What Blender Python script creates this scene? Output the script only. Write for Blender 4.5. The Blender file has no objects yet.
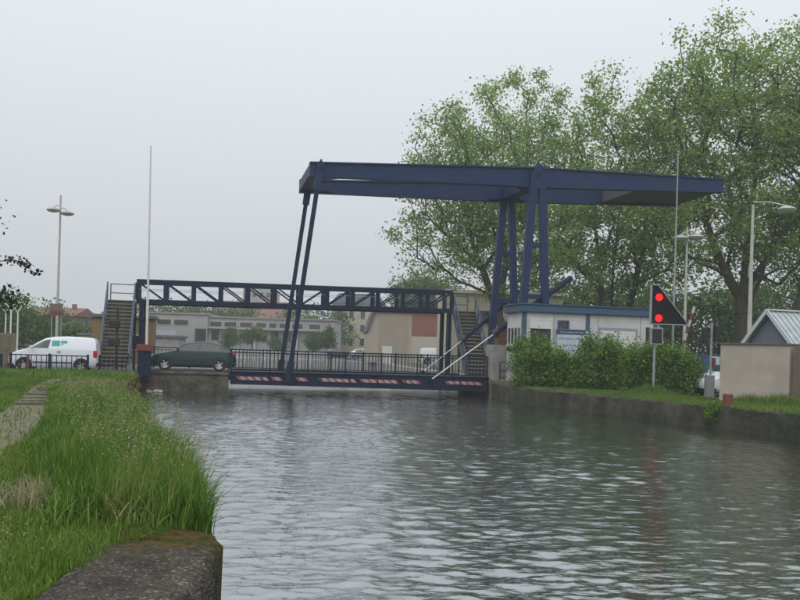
import bpy, bmesh, math, random
import numpy as np
from mathutils import Vector, Matrix

R = math.radians
scene = bpy.context.scene
col = scene.collection

# ------------------------------------------------------------------ camera
cam = bpy.data.cameras.new('camera')
cam.sensor_width = 36.0
cam.lens = 36.0 * 850 / 800
cam.shift_y = 52 / 800
cam.clip_start = 0.1
cam.clip_end = 4000
cam_o = bpy.data.objects.new('camera', cam)
col.objects.link(cam_o)
cam_o.rotation_euler = (Matrix.Rotation(R(90), 4, 'X') @ Matrix.Rotation(R(1.72), 4, 'Z')).to_euler()
cam_o.location = (0, 0, 2.2)
scene.camera = cam_o

# ------------------------------------------------------------------ world: overcast sky
world = bpy.data.worlds.new('World')
scene.world = world
world.use_nodes = True
nt = world.node_tree
nt.nodes.clear()
wo = nt.nodes.new('ShaderNodeOutputWorld')
bg = nt.nodes.new('ShaderNodeBackground')
sky = nt.nodes.new('ShaderNodeTexSky')
sky.sky_type = 'NISHITA'
sky.sun_disc = False
sky.sun_elevation = R(52)
sky.sun_rotation = R(150)
sky.dust_density = 4
sky.ozone_density = 1
hs = nt.nodes.new('ShaderNodeHueSaturation')
hs.inputs['Saturation'].default_value = 0.2
geo = nt.nodes.new('ShaderNodeTexCoord')
sep = nt.nodes.new('ShaderNodeSeparateXYZ')
grad = nt.nodes.new('ShaderNodeMapRange')            # overcast: brighter towards the zenith
grad.inputs['From Min'].default_value = 0.0
grad.inputs['From Max'].default_value = 1.0
grad.inputs['To Min'].default_value = 0.84
grad.inputs['To Max'].default_value = 2.05
cloud = nt.nodes.new('ShaderNodeMix')
cloud.data_type = 'RGBA'
cloud.inputs[0].default_value = 0.85
cloud.inputs[7].default_value = (5.6, 5.88, 6.25, 1)
mul = nt.nodes.new('ShaderNodeMix')
mul.data_type = 'RGBA'
mul.blend_type = 'MULTIPLY'
mul.inputs[0].default_value = 1.0
L = nt.links.new
L(sky.outputs[0], hs.inputs['Color'])
L(hs.outputs[0], cloud.inputs[6])
L(geo.outputs['Generated'], sep.inputs[0])
L(sep.outputs[2], grad.inputs['Value'])
L(cloud.outputs[2], mul.inputs[6])
L(grad.outputs[0], mul.inputs[7])
L(mul.outputs[2], bg.inputs['Color'])
bg.inputs['Strength'].default_value = 0.1
L(bg.outputs[0], wo.inputs['Surface'])

sun = bpy.data.lights.new('sun', 'SUN')
sun.energy = 0.6
sun.angle = R(40)
sun.color = (1.0, 0.97, 0.92)
sun_o = bpy.data.objects.new('sun', sun)
col.objects.link(sun_o)
sun_o.rotation_euler = (R(38), 0, R(-30))

scene.view_settings.view_transform = 'Standard'
scene.view_settings.look = 'None'
scene.view_settings.exposure = 0.28
scene.view_settings.gamma = 1.0
scene.view_settings.use_curve_mapping = False
scene.render.engine = 'CYCLES'
scene.cycles.use_denoising = True
scene.cycles.max_bounces = 6
scene.cycles.transparent_max_bounces = 6
scene.cycles.volume_bounces = 1
scene.cycles.caustics_reflective = False
scene.cycles.caustics_refractive = False

# ------------------------------------------------------------------ materials
MATS = {}


def mat(name, c, rough=0.6, metal=0.0, var=0.0, scale=3.0, c2=None, bump=0.0, bscale=20.0, spec=0.5, stretch=None, detail=6.0, lo=0.35, hi=0.65):
    """Principled material, colour broken up by object-space noise between c and c2."""
    if name in MATS:
        return MATS[name]
    m = bpy.data.materials.new(name)
    m.use_nodes = True
    n = m.node_tree
    p = n.nodes['Principled BSDF']
    p.inputs['Base Color'].default_value = (*c, 1)
    p.inputs['Roughness'].default_value = rough
    p.inputs['Metallic'].default_value = metal
    p.inputs['Specular IOR Level'].default_value = spec
    tc = n.nodes.new('ShaderNodeTexCoord')
    mp = n.nodes.new('ShaderNodeMapping')
    n.links.new(tc.outputs['Object'], mp.inputs[0])
    if stretch:
        mp.inputs['Scale'].default_value = stretch
    if c2 is None and var > 0:
        c2 = tuple(max(0, x * (1 - var)) for x in c)
    if c2 is not None:
        nz = n.nodes.new('ShaderNodeTexNoise')
        nz.inputs['Scale'].default_value = scale
        nz.inputs['Detail'].default_value = detail
        nz.inputs['Roughness'].default_value = 0.65
        mr = n.nodes.new('ShaderNodeMapRange')
        mr.inputs['From Min'].default_value = lo
        mr.inputs['From Max'].default_value = hi
        mx = n.nodes.new('ShaderNodeMix')
        mx.data_type = 'RGBA'
        mx.inputs[6].default_value = (*c, 1)
        mx.inputs[7].default_value = (*c2, 1)
        n.links.new(mp.outputs[0], nz.inputs['Vector'])
        n.links.new(nz.outputs['Fac'], mr.inputs['Value'])
        n.links.new(mr.outputs[0], mx.inputs[0])
        n.links.new(mx.outputs[2], p.inputs['Base Color'])
    if bump > 0:
        nb = n.nodes.new('ShaderNodeTexNoise')
        nb.inputs['Scale'].default_value = bscale
        nb.inputs['Detail'].default_value = 8
        bp = n.nodes.new('ShaderNodeBump')
        bp.inputs['Strength'].default_value = bump
        bp.inputs['Distance'].default_value = 0.05
        n.links.new(mp.outputs[0], nb.inputs['Vector'])
        n.links.new(nb.outputs['Fac'], bp.inputs['Height'])
        n.links.new(bp.outputs[0], p.inputs['Normal'])
    MATS[name] = m
    return m


def emit(name, c, s):
    m = bpy.data.materials.new(name)
    m.use_nodes = True
    p = m.node_tree.nodes['Principled BSDF']
    p.inputs['Base Color'].default_value = (*c, 1)
    p.inputs['Emission Color'].default_value = (*c, 1)
    p.inputs['Emission Strength'].default_value = s
    MATS[name] = m
    return m


def leafmat(name, stops, trans=0.3, rough=0.6, patch=None):
    """Foliage: every leaf its own tint, some light let through."""
    m = bpy.data.materials.new(name)
    m.use_nodes = True
    n = m.node_tree
    n.nodes.clear()
    out = n.nodes.new('ShaderNodeOutputMaterial')
    g = n.nodes.new('ShaderNodeNewGeometry')
    cr = n.nodes.new('ShaderNodeValToRGB')
    while len(cr.color_ramp.elements) < len(stops):
        cr.color_ramp.elements.new(0.5)
    for e, (pos, c) in zip(cr.color_ramp.elements, stops):
        e.position = pos
        e.color = (*c, 1)
    src = g.outputs['Random Per Island']
    if patch:
        tc = n.nodes.new('ShaderNodeTexCoord')
        nz = n.nodes.new('ShaderNodeTexNoise')
        nz.inputs['Scale'].default_value = patch
        nz.inputs['Detail'].default_value = 3
        n.links.new(tc.outputs['Object'], nz.inputs['Vector'])
        ma = n.nodes.new('ShaderNodeMath')
        ma.operation = 'MULTIPLY_ADD'
        ma.inputs[1].default_value = 1.6
        ma.inputs[2].default_value = -0.8
        n.links.new(nz.outputs['Fac'], ma.inputs[0])
        ad = n.nodes.new('ShaderNodeMath')
        ad.operation = 'ADD'
        ad.use_clamp = True
        n.links.new(src, ad.inputs[0])
        n.links.new(ma.outputs[0], ad.inputs[1])
        src = ad.outputs[0]
    n.links.new(src, cr.inputs[0])
    d = n.nodes.new('ShaderNodeBsdfPrincipled')
    d.inputs['Roughness'].default_value = rough
    d.inputs['Specular IOR Level'].default_value = 0.25
    t = n.nodes.new('ShaderNodeBsdfTranslucent')
    mx = n.nodes.new('ShaderNodeMixShader')
    mx.inputs[0].default_value = trans
    n.links.new(cr.outputs[0], d.inputs['Base Color'])
    n.links.new(cr.outputs[0], t.inputs['Color'])
    n.links.new(d.outputs[0], mx.inputs[1])
    n.links.new(t.outputs[0], mx.inputs[2])
    n.links.new(mx.outputs[0], out.inputs['Surface'])
    MATS[name] = m
    return m


BLUE = mat('bridge_blue_paint', (0.005, 0.021, 0.085), 0.55, scale=1.6, c2=(0.012, 0.028, 0.072), bump=0.08, bscale=30, spec=0.3, stretch=(2.2, 2.2, 0.35), lo=0.42, hi=0.66)
NAVY = mat('navy_paint', (0.005, 0.015, 0.046), 0.6, spec=0.2, c2=(0.011, 0.02, 0.043), scale=2.5)
STAIRB = mat('stair_blue_paint', (0.042, 0.07, 0.125), 0.5, c2=(0.07, 0.085, 0.115), scale=2)
RAILB = mat('railing_dark_paint', (0.006, 0.016, 0.038), 0.6, spec=0.2, c2=(0.012, 0.021, 0.038), scale=3)
WHITE = mat('white_paint', (0.72, 0.73, 0.72), 0.45, c2=(0.58, 0.58, 0.55), scale=2)
POLE = mat('pale_pole_paint', (0.50, 0.49, 0.43), 0.5, c2=(0.38, 0.37, 0.32), scale=2)
CREAM = mat('cream_panel', (0.55, 0.55, 0.52), 0.6, c2=(0.42, 0.42, 0.39), scale=1.2, bump=0.05)
CONC = mat('weathered_concrete', (0.13, 0.11, 0.08), 0.9, c2=(0.045, 0.04, 0.03), scale=1.8, bump=0.6, bscale=14, lo=0.4, hi=0.62)
LCONC = mat('light_concrete', (0.36, 0.35, 0.33), 0.85, c2=(0.24, 0.23, 0.21), scale=2, bump=0.3)
STONE = mat('brown_stone', (0.20, 0.165, 0.105), 0.9, c2=(0.10, 0.085, 0.055), scale=2.5, bump=0.6)
ASPH = mat('asphalt', (0.06, 0.06, 0.06), 0.9, c2=(0.045, 0.045, 0.045), scale=4, bump=0.3, bscale=60)
STEPW = mat('step_grey_brown', (0.30, 0.28, 0.23), 0.85, c2=(0.20, 0.185, 0.15), scale=5)
RENDER = mat('beige_render', (0.46, 0.405, 0.34), 0.9, c2=(0.36, 0.315, 0.265), scale=1.1, bump=0.35, bscale=30)
BEIGE = mat('beige_facade', (0.46, 0.39, 0.30), 0.9, c2=(0.37, 0.32, 0.25), scale=0.6)
GREYF = mat('grey_facade', (0.34, 0.33, 0.31), 0.9, c2=(0.28, 0.27, 0.26), scale=0.3)
REDBR = mat('red_brick_panel', (0.30, 0.125, 0.09), 0.9, c2=(0.22, 0.095, 0.07), scale=6, stretch=(1, 1, 6))
OCHRE = mat('ochre_wall', (0.27, 0.19, 0.085), 0.9, c2=(0.21, 0.15, 0.07), scale=1)
BRICK = mat('dull_brick', (0.25, 0.15, 0.11), 0.9, c2=(0.18, 0.11, 0.09), scale=2)
ROOFR = mat('terracotta_roof', (0.21, 0.105, 0.08), 0.9, c2=(0.16, 0.085, 0.07), scale=2)
SLATE = mat('slate_roof', (0.16, 0.17, 0.19), 0.8, c2=(0.11, 0.12, 0.13), scale=2)
METALR = mat('corrugated_metal', (0.44, 0.50, 0.50), 0.45, 0.3, c2=(0.34, 0.38, 0.38), scale=1.5, stretch=(1, 4, 1))
GLASS = mat('dark_glass', (0.02, 0.026, 0.028), 0.08, spec=0.8)
BLACK = mat('black_plastic', (0.012, 0.012, 0.013), 0.5)
RUBBER = mat('tyre_rubber', (0.016, 0.016, 0.016), 0.85)
RIM = mat('alloy_rim', (0.55, 0.55, 0.55), 0.35, 0.7)
REDP = mat('dull_red_paint', (0.20, 0.04, 0.035), 0.6, c2=(0.13, 0.035, 0.03), scale=4)
RUST = mat('rusty_steel', (0.20, 0.075, 0.04), 0.85, c2=(0.10, 0.04, 0.025), scale=8, bump=0.3)
GALV = mat('galvanised_steel', (0.36, 0.38, 0.39), 0.45, 0.5, c2=(0.28, 0.29, 0.30), scale=6)
ROOFBL = mat('blue_fascia', (0.028, 0.08, 0.155), 0.6, c2=(0.05, 0.09, 0.135), scale=1.5)
GREENCAR = mat('dark_green_car_paint', (0.004, 0.026, 0.023), 0.25, spec=0.7)
WHITECAR = mat('white_car_paint', (0.74, 0.77, 0.80), 0.3, spec=0.6)
SILVERCAR = mat('silver_car_paint', (0.42, 0.44, 0.46), 0.3, 0.4)
TAIL = mat('tail_lamp_red', (0.5, 0.012, 0.015), 0.25)
HEADL = mat('headlamp_clear', (0.6, 0.62, 0.64), 0.15)
TEAL = mat('teal_print', (0.02, 0.30, 0.27), 0.4)
SIGNW = mat('pale_blue_sign', (0.50, 0.56, 0.61), 0.5, c2=(0.43, 0.49, 0.54), scale=2)
SIGNB = mat('sign_navy', (0.02, 0.05, 0.13), 0.5)
SHUT = mat('shutter_white', (0.60, 0.61, 0.58), 0.6)
BARK = mat('plane_bark', (0.095, 0.08, 0.06), 0.95, c2=(0.05, 0.042, 0.032), scale=3, bump=0.5, stretch=(1, 1, 0.4))
MOSSW = mat('mossy_quay', (0.068, 0.06, 0.042), 0.95, c2=(0.02, 0.027, 0.010), scale=1.3, bump=0.8, bscale=9, lo=0.4, hi=0.6)
REDGLOW = emit('lit_red_lens', (0.9, 0.008, 0.008), 1.1)
LEAF_PLANE = leafmat('plane_leaves', [(0.0, (0.1265, 0.1961, 0.044)), (0.5, (0.2403, 0.3542, 0.088)), (1.0, (0.3668, 0.4807, 0.154))], 0.5, patch=0.35)
LEAF_FAR = leafmat('far_leaves', [(0.0, (0.0495, 0.099, 0.0242)), (0.6, (0.099, 0.176, 0.0418)), (1.0, (0.176, 0.2585, 0.066))], 0.4, patch=0.5)
LEAF_HEDGE = leafmat('hedge_leaves', [(0.0, (0.0442, 0.105, 0.0155)), (0.5, (0.1271, 0.2431, 0.0309)), (1.0, (0.2652, 0.3757, 0.0608))], 0.4, patch=1.1)
LEAF_DARK = leafmat('dark_twig_leaves', [(0.0, (0.012, 0.022, 0.010)), (1.0, (0.03, 0.05, 0.018))], 0.2)
GRASS_T = leafmat('tall_grass_blades', [(0.0, (0.0473, 0.1148, 0.0162)), (0.5, (0.108, 0.2228, 0.0297)), (0.9, (0.189, 0.297, 0.054)), (1.0, (0.297, 0.297, 0.108))], 0.3, patch=0.8)
GRASS_S = leafmat('lawn_blades', [(0.0, (0.0715, 0.143, 0.0182)), (0.7, (0.13, 0.221, 0.0286)), (1.0, (0.2145, 0.26, 0.0585))], 0.3, patch=0.6)
SEED = leafmat('seed_heads', [(0.0, (0.195, 0.195, 0.09)), (1.0, (0.42, 0.375, 0.225))], 0.3)


def stripe_mat():
    m = bpy.data.materials.new('hazard_stripes')
    m.use_nodes = True
    n = m.node_tree
    p = n.nodes['Principled BSDF']
    p.inputs['Roughness'].default_value = 0.6
    tc = n.nodes.new('ShaderNodeTexCoord')
    s = n.nodes.new('ShaderNodeSeparateXYZ')
    n.links.new(tc.outputs['Object'], s.inputs[0])
    a = n.nodes.new('ShaderNodeMath')
    a.operation = 'ADD'
    n.links.new(s.outputs[0], a.inputs[0])
    n.links.new(s.outputs[2], a.inputs[1])
    d = n.nodes.new('ShaderNodeMath')
    d.operation = 'MULTIPLY'
    d.inputs[1].default_value = 1 / 0.36
    n.links.new(a.outputs[0], d.inputs[0])
    f = n.nodes.new('ShaderNodeMath')
    f.operation = 'FRACT'
    n.links.new(d.outputs[0], f.inputs[0])
    cr = n.nodes.new('ShaderNodeValToRGB')
    cr.color_ramp.interpolation = 'CONSTANT'
    cr.color_ramp.elements[0].color = (0.36, 0.09, 0.095, 1)
    cr.color_ramp.elements[1].position = 0.52
    cr.color_ramp.elements[1].color = (0.40, 0.36, 0.36, 1)
    n.links.new(f.outputs[0], cr.inputs[0])
    n.links.new(cr.outputs[0], p.inputs['Base Color'])
    return m


STRIPE = stripe_mat()


# ------------------------------------------------------------------ mesh helpers
class MB:
    def __init__(self):
        self.v = []
        self.f = []

    def add(self, vs, fs):
        k = len(self.v)
        self.v += [tuple(p) for p in vs]
        self.f += [tuple(i + k for i in f) for f in fs]
        return self

    def box(self, lo, hi):
        x0, y0, z0 = lo
        x1, y1, z1 = hi
        vs = [(x0, y0, z0), (x1, y0, z0), (x1, y1, z0), (x0, y1, z0), (x0, y0, z1), (x1, y0, z1), (x1, y1, z1), (x0, y1, z1)]
        return self.add(vs, [(0, 3, 2, 1), (4, 5, 6, 7), (0, 1, 5, 4), (1, 2, 6, 5), (2, 3, 7, 6), (3, 0, 4, 7)])

    def bar(self, p, q, w, h, up=(0, 0, 1)):
        """rectangular bar from p to q, w across, h along 'up'"""
        p, q, up = Vector(p), Vector(q), Vector(up)
        d = (q - p).normalized()
        s = d.cross(up)
        if s.length < 1e-4:
            s = d.cross(Vector((0, 1, 0)))
        s.normalize()
        u = s.cross(d)
        vs = []
        for c in (p, q):
            for i, j in ((-1, -1), (1, -1), (1, 1), (-1, 1)):
                vs.append(c + s * (i * w / 2) + u * (j * h / 2))
        return self.add(vs, [(0, 1, 2, 3), (7, 6, 5, 4), (0, 4, 5, 1), (1, 5, 6, 2), (2, 6, 7, 3), (3, 7, 4, 0)])

    def tube(self, pts, rs, n=10, cap=True):
        pts = [Vector(p) for p in pts]
        if not hasattr(rs, '__len__'):
            rs = [rs] * len(pts)
        k = len(self.v)
        rings = []
        for i, p in enumerate(pts):
            d = (pts[min(i + 1, len(pts) - 1)] - pts[max(i - 1, 0)]).normalized()
            s = d.cross(Vector((0.13, 0.99, 0.05)))
            if s.length < 0.05:
                s = d.cross(Vector((1, 0, 0)))
            s.normalize()
            u = d.cross(s)
            rings.append([p + (s * math.cos(t) + u * math.sin(t)) * rs[i] for t in [2 * math.pi * j / n for j in range(n)]])
        vs = [q for r in rings for q in r]
        fs = []
        for i in range(len(pts) - 1):
            for j in range(n):
                a, b = i * n + j, i * n + (j + 1) % n
                fs.append((a, b, b + n, a + n))
        if cap:
            fs.append(tuple(range(n - 1, -1, -1)))
            fs.append(tuple((len(pts) - 1) * n + j for j in range(n)))
        return self.add(vs, fs)

    def prism(self, poly, lo, hi, axis='z'):
        """polygon (list of 2D) extruded along axis"""
        n = len(poly)

        def P(p, h):
            return {'z': (p[0], p[1], h), 'y': (p[0], h, p[1]), 'x': (h, p[0], p[1])}[axis]
        vs = [P(p, lo) for p in poly] + [P(p, hi) for p in poly]
        fs = [tuple(range(n - 1, -1, -1)), tuple(range(n, 2 * n))]
        fs += [(i, (i + 1) % n, (i + 1) % n + n, i + n) for i in range(n)]
        return self.add(vs, fs)

    def lathe(self, prof, c=(0, 0, 0), n=20):
        vs = []
        for r, z in prof:
            for j in range(n):
                t = 2 * math.pi * j / n
                vs.append((c[0] + r * math.cos(t), c[1] + r * math.sin(t), c[2] + z))
        fs = []
        for i in range(len(prof) - 1):
            for j in range(n):
                a, b = i * n + j, i * n + (j + 1) % n
                fs.append((a, b, b + n, a + n))
        return self.add(vs, fs)

    def mesh(self, name, m, smooth=False, normals=True):
        me = bpy.data.meshes.new(name)
        me.from_pydata(self.v, [], self.f)
        if m:
            me.materials.append(m)
        if normals:
            b = bmesh.new()
            b.from_mesh(me)
            bmesh.ops.recalc_face_normals(b, faces=b.faces)
            b.to_mesh(me)
            b.free()
        if smooth:
            me.polygons.foreach_set('use_smooth', [True] * len(me.polygons))
            me.set_sharp_from_angle(angle=R(38))
        return me

    def build(self, name, m, parent=None, smooth=False, bevel=0.0):
        o = link(name, self.mesh(name, m, smooth), parent)
        if bevel:
            md = o.modifiers.new('bevel', 'BEVEL')
            md.width = bevel
            md.segments = 2
            md.limit_method = 'ANGLE'
        return o


def link(name, data, parent=None, loc=None, rot=None):
    o = bpy.data.objects.new(name, data)
    col.objects.link(o)
    if parent:
        o.parent = parent
    if loc is not None:
        o.location = loc
    if rot is not None:
        o.rotation_euler = rot
    return o


def tag(o, label, cat, group=None):
    o['label'] = label
    o['category'] = cat
    if group:
        o['group'] = group
    return o


def thing(name, label, cat, loc=(0, 0, 0), rz=0.0, group=None):
    o = link(name, None, None, loc, (0, 0, rz))
    o.empty_display_size = 0.2
    return tag(o, label, cat, group)


def struct(o, kind='structure'):
    o['kind'] = kind
    return o


def from_np(name, verts, faces, m, parent=None):
    """verts (N,3), faces (M,k) all with k corners"""
    me = bpy.data.meshes.new(name)
    M, k = faces.shape
    me.vertices.add(len(verts))
    me.vertices.foreach_set('co', verts.astype(np.float32).ravel())
    me.loops.add(M * k)
    me.loops.foreach_set('vertex_index', faces.astype(np.int32).ravel())
    me.polygons.add(M)
    me.polygons.foreach_set('loop_start', np.arange(0, M * k, k, dtype=np.int32))
    me.update(calc_edges=True)
    me.materials.append(m)
    return link(name, me, parent)


def text_mesh(body, size, m, align='CENTER'):
    cu = bpy.data.curves.new('lettering', 'FONT')
    cu.body = body
    cu.size = size
    cu.align_x = align
    cu.extrude = 0.002
    o = bpy.data.objects.new('tmp', cu)
    col.objects.link(o)
    bpy.context.view_layer.update()
    me = bpy.data.meshes.new_from_object(o.evaluated_get(bpy.context.evaluated_depsgraph_get()))
    bpy.data.objects.remove(o)
    me.materials.clear()
    me.materials.append(m)
    me.name = 'lettering'
    return me


# ------------------------------------------------------------------ bridge frame: a along the bridge (left to right), b away from the viewer
PSI = R(13)
P0 = Vector((-5.0, 42.5, 0))
CA, SA = math.cos(PSI), math.sin(PSI)


def B(a, b, z=0.0):
    return Vector((P0.x + a * CA - b * SA, P0.y + a * SA + b * CA, z))


# ------------------------------------------------------------------ SETTING: ground, water, quays, roads
LEFT = [(0.9, -60), (0.9, 1.6), (-1.12, 4.2), (-1.30, 6.45), (-9.35, 28.5), (-12.35, 40.7)]
LEFT2 = [tuple(B(-7.2, 5.7).xy), (-18, 56), (-31, 82), (-48, 110)]
FARE = [(-7.5, 108), (-1.5, 92), (0.6, 72), (3.6, 56)]
RIGHT2 = [tuple(B(10.4, 5.7).xy), tuple(B(10.0, 0.0).xy)]
RIGHT = [(5.25, 40.0), (11.8, 24.6), (20.5, 3.0), (44, -60)]
GZ = 0.70
edge = [(x - 0.35, y) for x, y in LEFT] + [tuple(B(-7.8, 0.3).xy)] + [(x - .3, y + .1) for x, y in LEFT2] + [(x + .2, y + .3) for x, y in FARE] + RIGHT2[:1] + [tuple(B(10.4, 0.0).xy)] + [(x + 0.3, y) for x, y in RIGHT]
outer = [(740, -60), (740, 1240), (-740, 1240), (-740, -60)]
GROUND = mat('ground_grass_and_earth', (0.065, 0.095, 0.022), 0.95, c2=(0.10, 0.105, 0.04), scale=0.6, bump=0.5, bscale=9, lo=0.42, hi=0.66)
from mathutils.geometry import tessellate_polygon
ring = [Vector((x, y, GZ)) for x, y in edge + outer]
tri_ix = tessellate_polygon([ring])
me = bpy.data.meshes.new('ground')
me.from_pydata([tuple(p) for p in ring], [], [tuple(t) for t in tri_ix])
me.update()
if me.polygons[0].normal.z < 0:
    me.flip_normals()
me.materials.append(GROUND)
struct(link('ground', me))


def densify(poly, step):
    out = []
    for (x0, y0), (x1, y1) in zip(poly[:-1], poly[1:]):
        k = max(1, int(math.hypot(x1 - x0, y1 - y0) / step))
        out += [(x0 + (x1 - x0) * i / k, y0 + (y1 - y0) * i / k) for i in range(k)]
    return out + [poly[-1]]


rng = random.Random(7)
# near bank wall: rounded, worn concrete with a gravelly face
def near_wall_mat():
    m = bpy.data.materials.new('pebbly_old_concrete')
    m.use_nodes = True
    n = m.node_tree
    p = n.nodes['Principled BSDF']
    p.inputs['Roughness'].default_value = 0.95
    p.inputs['Specular IOR Level'].default_value = 0.2
    tc = n.nodes.new('ShaderNodeTexCoord')
    vo = n.nodes.new('ShaderNodeTexVoronoi')
    vo.inputs['Scale'].default_value = 62
    nz = n.nodes.new('ShaderNodeTexNoise')
    nz.inputs['Scale'].default_value = 2.6
    nz.inputs['Detail'].default_value = 8
    nz.inputs['Roughness'].default_value = 0.7
    n.links.new(tc.outputs['Object'], vo.inputs['Vector'])
    n.links.new(tc.outputs['Object'], nz.inputs['Vector'])
    cr = n.nodes.new('ShaderNodeValToRGB')
    e = cr.color_ramp.elements
    e[0].position = 0.0
    e[0].color = (0.045, 0.04, 0.032, 1)
    e[1].position = 1.0
    e[1].color = (0.27, 0.25, 0.215, 1)
    k = e.new(0.55)
    k.color = (0.075, 0.066, 0.052, 1)
    k = e.new(0.9)
    k.color = (0.11, 0.098, 0.08, 1)
    sp = n.nodes.new('ShaderNodeSeparateColor')
    n.links.new(vo.outputs['Color'], sp.inputs[0])
    n.links.new(sp.outputs[0], cr.inputs[0])
    # moss: a band where the grass creeps over the concrete
    mo = n.nodes.new('ShaderNodeSeparateXYZ')
    n.links.new(tc.outputs['Object'], mo.inputs[0])
    ad = n.nodes.new('ShaderNodeMath')
    ad.operation = 'MULTIPLY_ADD'
    ad.inputs[1].default_value = 2.2
    n.links.new(nz.outputs['Fac'], ad.inputs[0])
    n.links.new(mo.outputs[1], ad.inputs[2])
    mr = n.nodes.new('ShaderNodeMapRange')
    mr.inputs['From Min'].default_value = 7.0
    mr.inputs['From Max'].default_value = 7.45
    n.links.new(ad.outputs[0], mr.inputs['Value'])
    mx = n.nodes.new('ShaderNodeMix')
    mx.data_type = 'RGBA'
    n3 = n.nodes.new('ShaderNodeTexNoise')
    n3.inputs['Scale'].default_value = 14
    n3.inputs['Detail'].default_value = 6
    n.links.new(tc.outputs['Object'], n3.inputs['Vector'])
    c3 = n.nodes.new('ShaderNodeValToRGB')
    c3.color_ramp.elements[0].position = 0.38
    c3.color_ramp.elements[0].color = (0.035, 0.045, 0.010, 1)
    c3.color_ramp.elements[1].position = 0.62
    c3.color_ramp.elements[1].color = (0.115, 0.072, 0.018, 1)
    n.links.new(n3.outputs['Fac'], c3.inputs[0])
    n.links.new(c3.outputs[0], mx.inputs[7])
    n.links.new(mr.outputs[0], mx.inputs[0])
    st = n.nodes.new('ShaderNodeMix')
    st.data_type = 'RGBA'
    st.blend_type = 'MULTIPLY'
    st.inputs[0].default_value = 1.0
    sr = n.nodes.new('ShaderNodeMapRange')
    sr.inputs['From Min'].default_value = 0.35
    sr.inputs['From Max'].default_value = 0.65
    sr.inputs['To Min'].default_value = 0.55
    sr.inputs['To Max'].default_value = 1.35
    n.links.new(nz.outputs['Fac'], sr.inputs['Value'])
    n.links.new(cr.outputs[0], st.inputs[6])
    n.links.new(sr.outputs[0], st.inputs[7])
    n.links.new(st.outputs[2], mx.inputs[6])
    n.links.new(mx.outputs[2], p.inputs['Base Color'])
    bp = n.nodes.new('ShaderNodeBump')
    bp.inputs['Strength'].default_value = 0.9
    bp.inputs['Distance'].default_value = 0.02
    n.links.new(vo.outputs['Distance'], bp.inputs['Height'])
    b2 = n.nodes.new('ShaderNodeBump')
    b2.inputs['Strength'].default_value = 0.5
    b2.inputs['Distance'].default_value = 0.08
    n.links.new(nz.outputs['Fac'], b2.inputs['Height'])
    n.links.new(bp.outputs[0], b2.inputs['Normal'])
    n.links.new(b2.outputs[0], p.inputs['Normal'])
    return m


def rough_wall(name, poly, th, z0, z1, side, m, amp, step=0.12, rnd=0.06, seed=1):
    """wall along a polyline with a rounded, chipped top edge and an uneven face"""
    rr = np.random.default_rng(seed)
    pts = densify(poly, step)
    prof = [(0.02, z0), (0.0, z0 + 0.5 * (z1 - z0)), (0.0, z1 - 2.2 * rnd), (0.012, z1 - rnd), (0.05, z1 - 0.25 * rnd), (0.12, z1), (0.3, z1 + 0.004), (0.3 + (th - .3) * .5, z1 + .01), (th, z1), (th, z0)]
    P = [Vector((x, y, 0)) for x, y in pts]
    verts = []
    for i, p in enumerate(P):
        a, b = P[max(i - 2, 0)], P[min(i + 2, len(P) - 1)]
        d = (b - a).normalized()
        nr = Vector((-d.y, d.x, 0)) * side
        for j, (o, z) in enumerate(prof):
            k = amp * (1 if 0 < j < 8 else 0)
            e = rr.normal(0, k, 2)
            q = p + nr * (o + e[0])
            verts.append((q.x, q.y, z + e[1] * 0.7))
    n = len(prof)
    F = [(i * n + j, i * n + j + 1, (i + 1) * n + j + 1, (i + 1) * n + j) for i in range(len(P) - 1) for j in range(n - 1)]
    mb = MB().add(verts, F)
    return mb.build(name, m, None, smooth=True)


w = rough_wall('quay_wall', LEFT[1:], 0.85, -1.2, GZ + 0.035, 1, near_wall_mat(), 0.013, 0.06, 0.055, 3)
tag(w, 'old pebbly concrete quay wall of the left bank, bare at its near corner', 'quay wall')
w = rough_wall('quay_wall', [tuple(B(10.0, -0.02).xy)] + RIGHT[:3], 0.5, -1.2, GZ + 0.03, 1, MOSSW, 0.018, 0.22, 0.05, 4)
tag(w, 'dark mossy quay wall along the right bank below the hedge', 'quay wall')
w = rough_wall('quay_wall', LEFT2 + FARE + RIGHT2[:1], 0.5, -1.2, GZ + 0.25, 1, LCONC, 0.01, 0.6, 0.04, 5)
tag(w, 'pale quay wall round the basin beyond the bridge', 'quay wall')

# raised far bank behind the basin
far_poly = [(-120, 111.5), (-48, 112), (-7.0, 109.5), (-0.8, 93), (1.6, 86), (60, 82), (300, 82), (300, 700), (-300, 700), (-300, 111)]
fb = MB().prism(far_poly, 0.2, 0.96)
struct(fb.build('far_bank', LCONC))
fb = MB().prism([(x * 1.0, y + 1.2) for x, y in far_poly], 0.963, 1.0)
struct(fb.build('far_terrace', mat('far_ground', (0.16, 0.16, 0.13), 0.95, c2=(0.10, 0.12, 0.05), scale=0.1)))

pw = tag(rough_wall('parapet_wall', [(-60, 111.9), (-48, 112.1), (-9.5, 109.9)], 0.35, 0.9, 1.78, 1, LCONC, 0.004, 1.5, 0.03, 6), 'long low pale parapet wall along the far side of the basin', 'wall')

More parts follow.
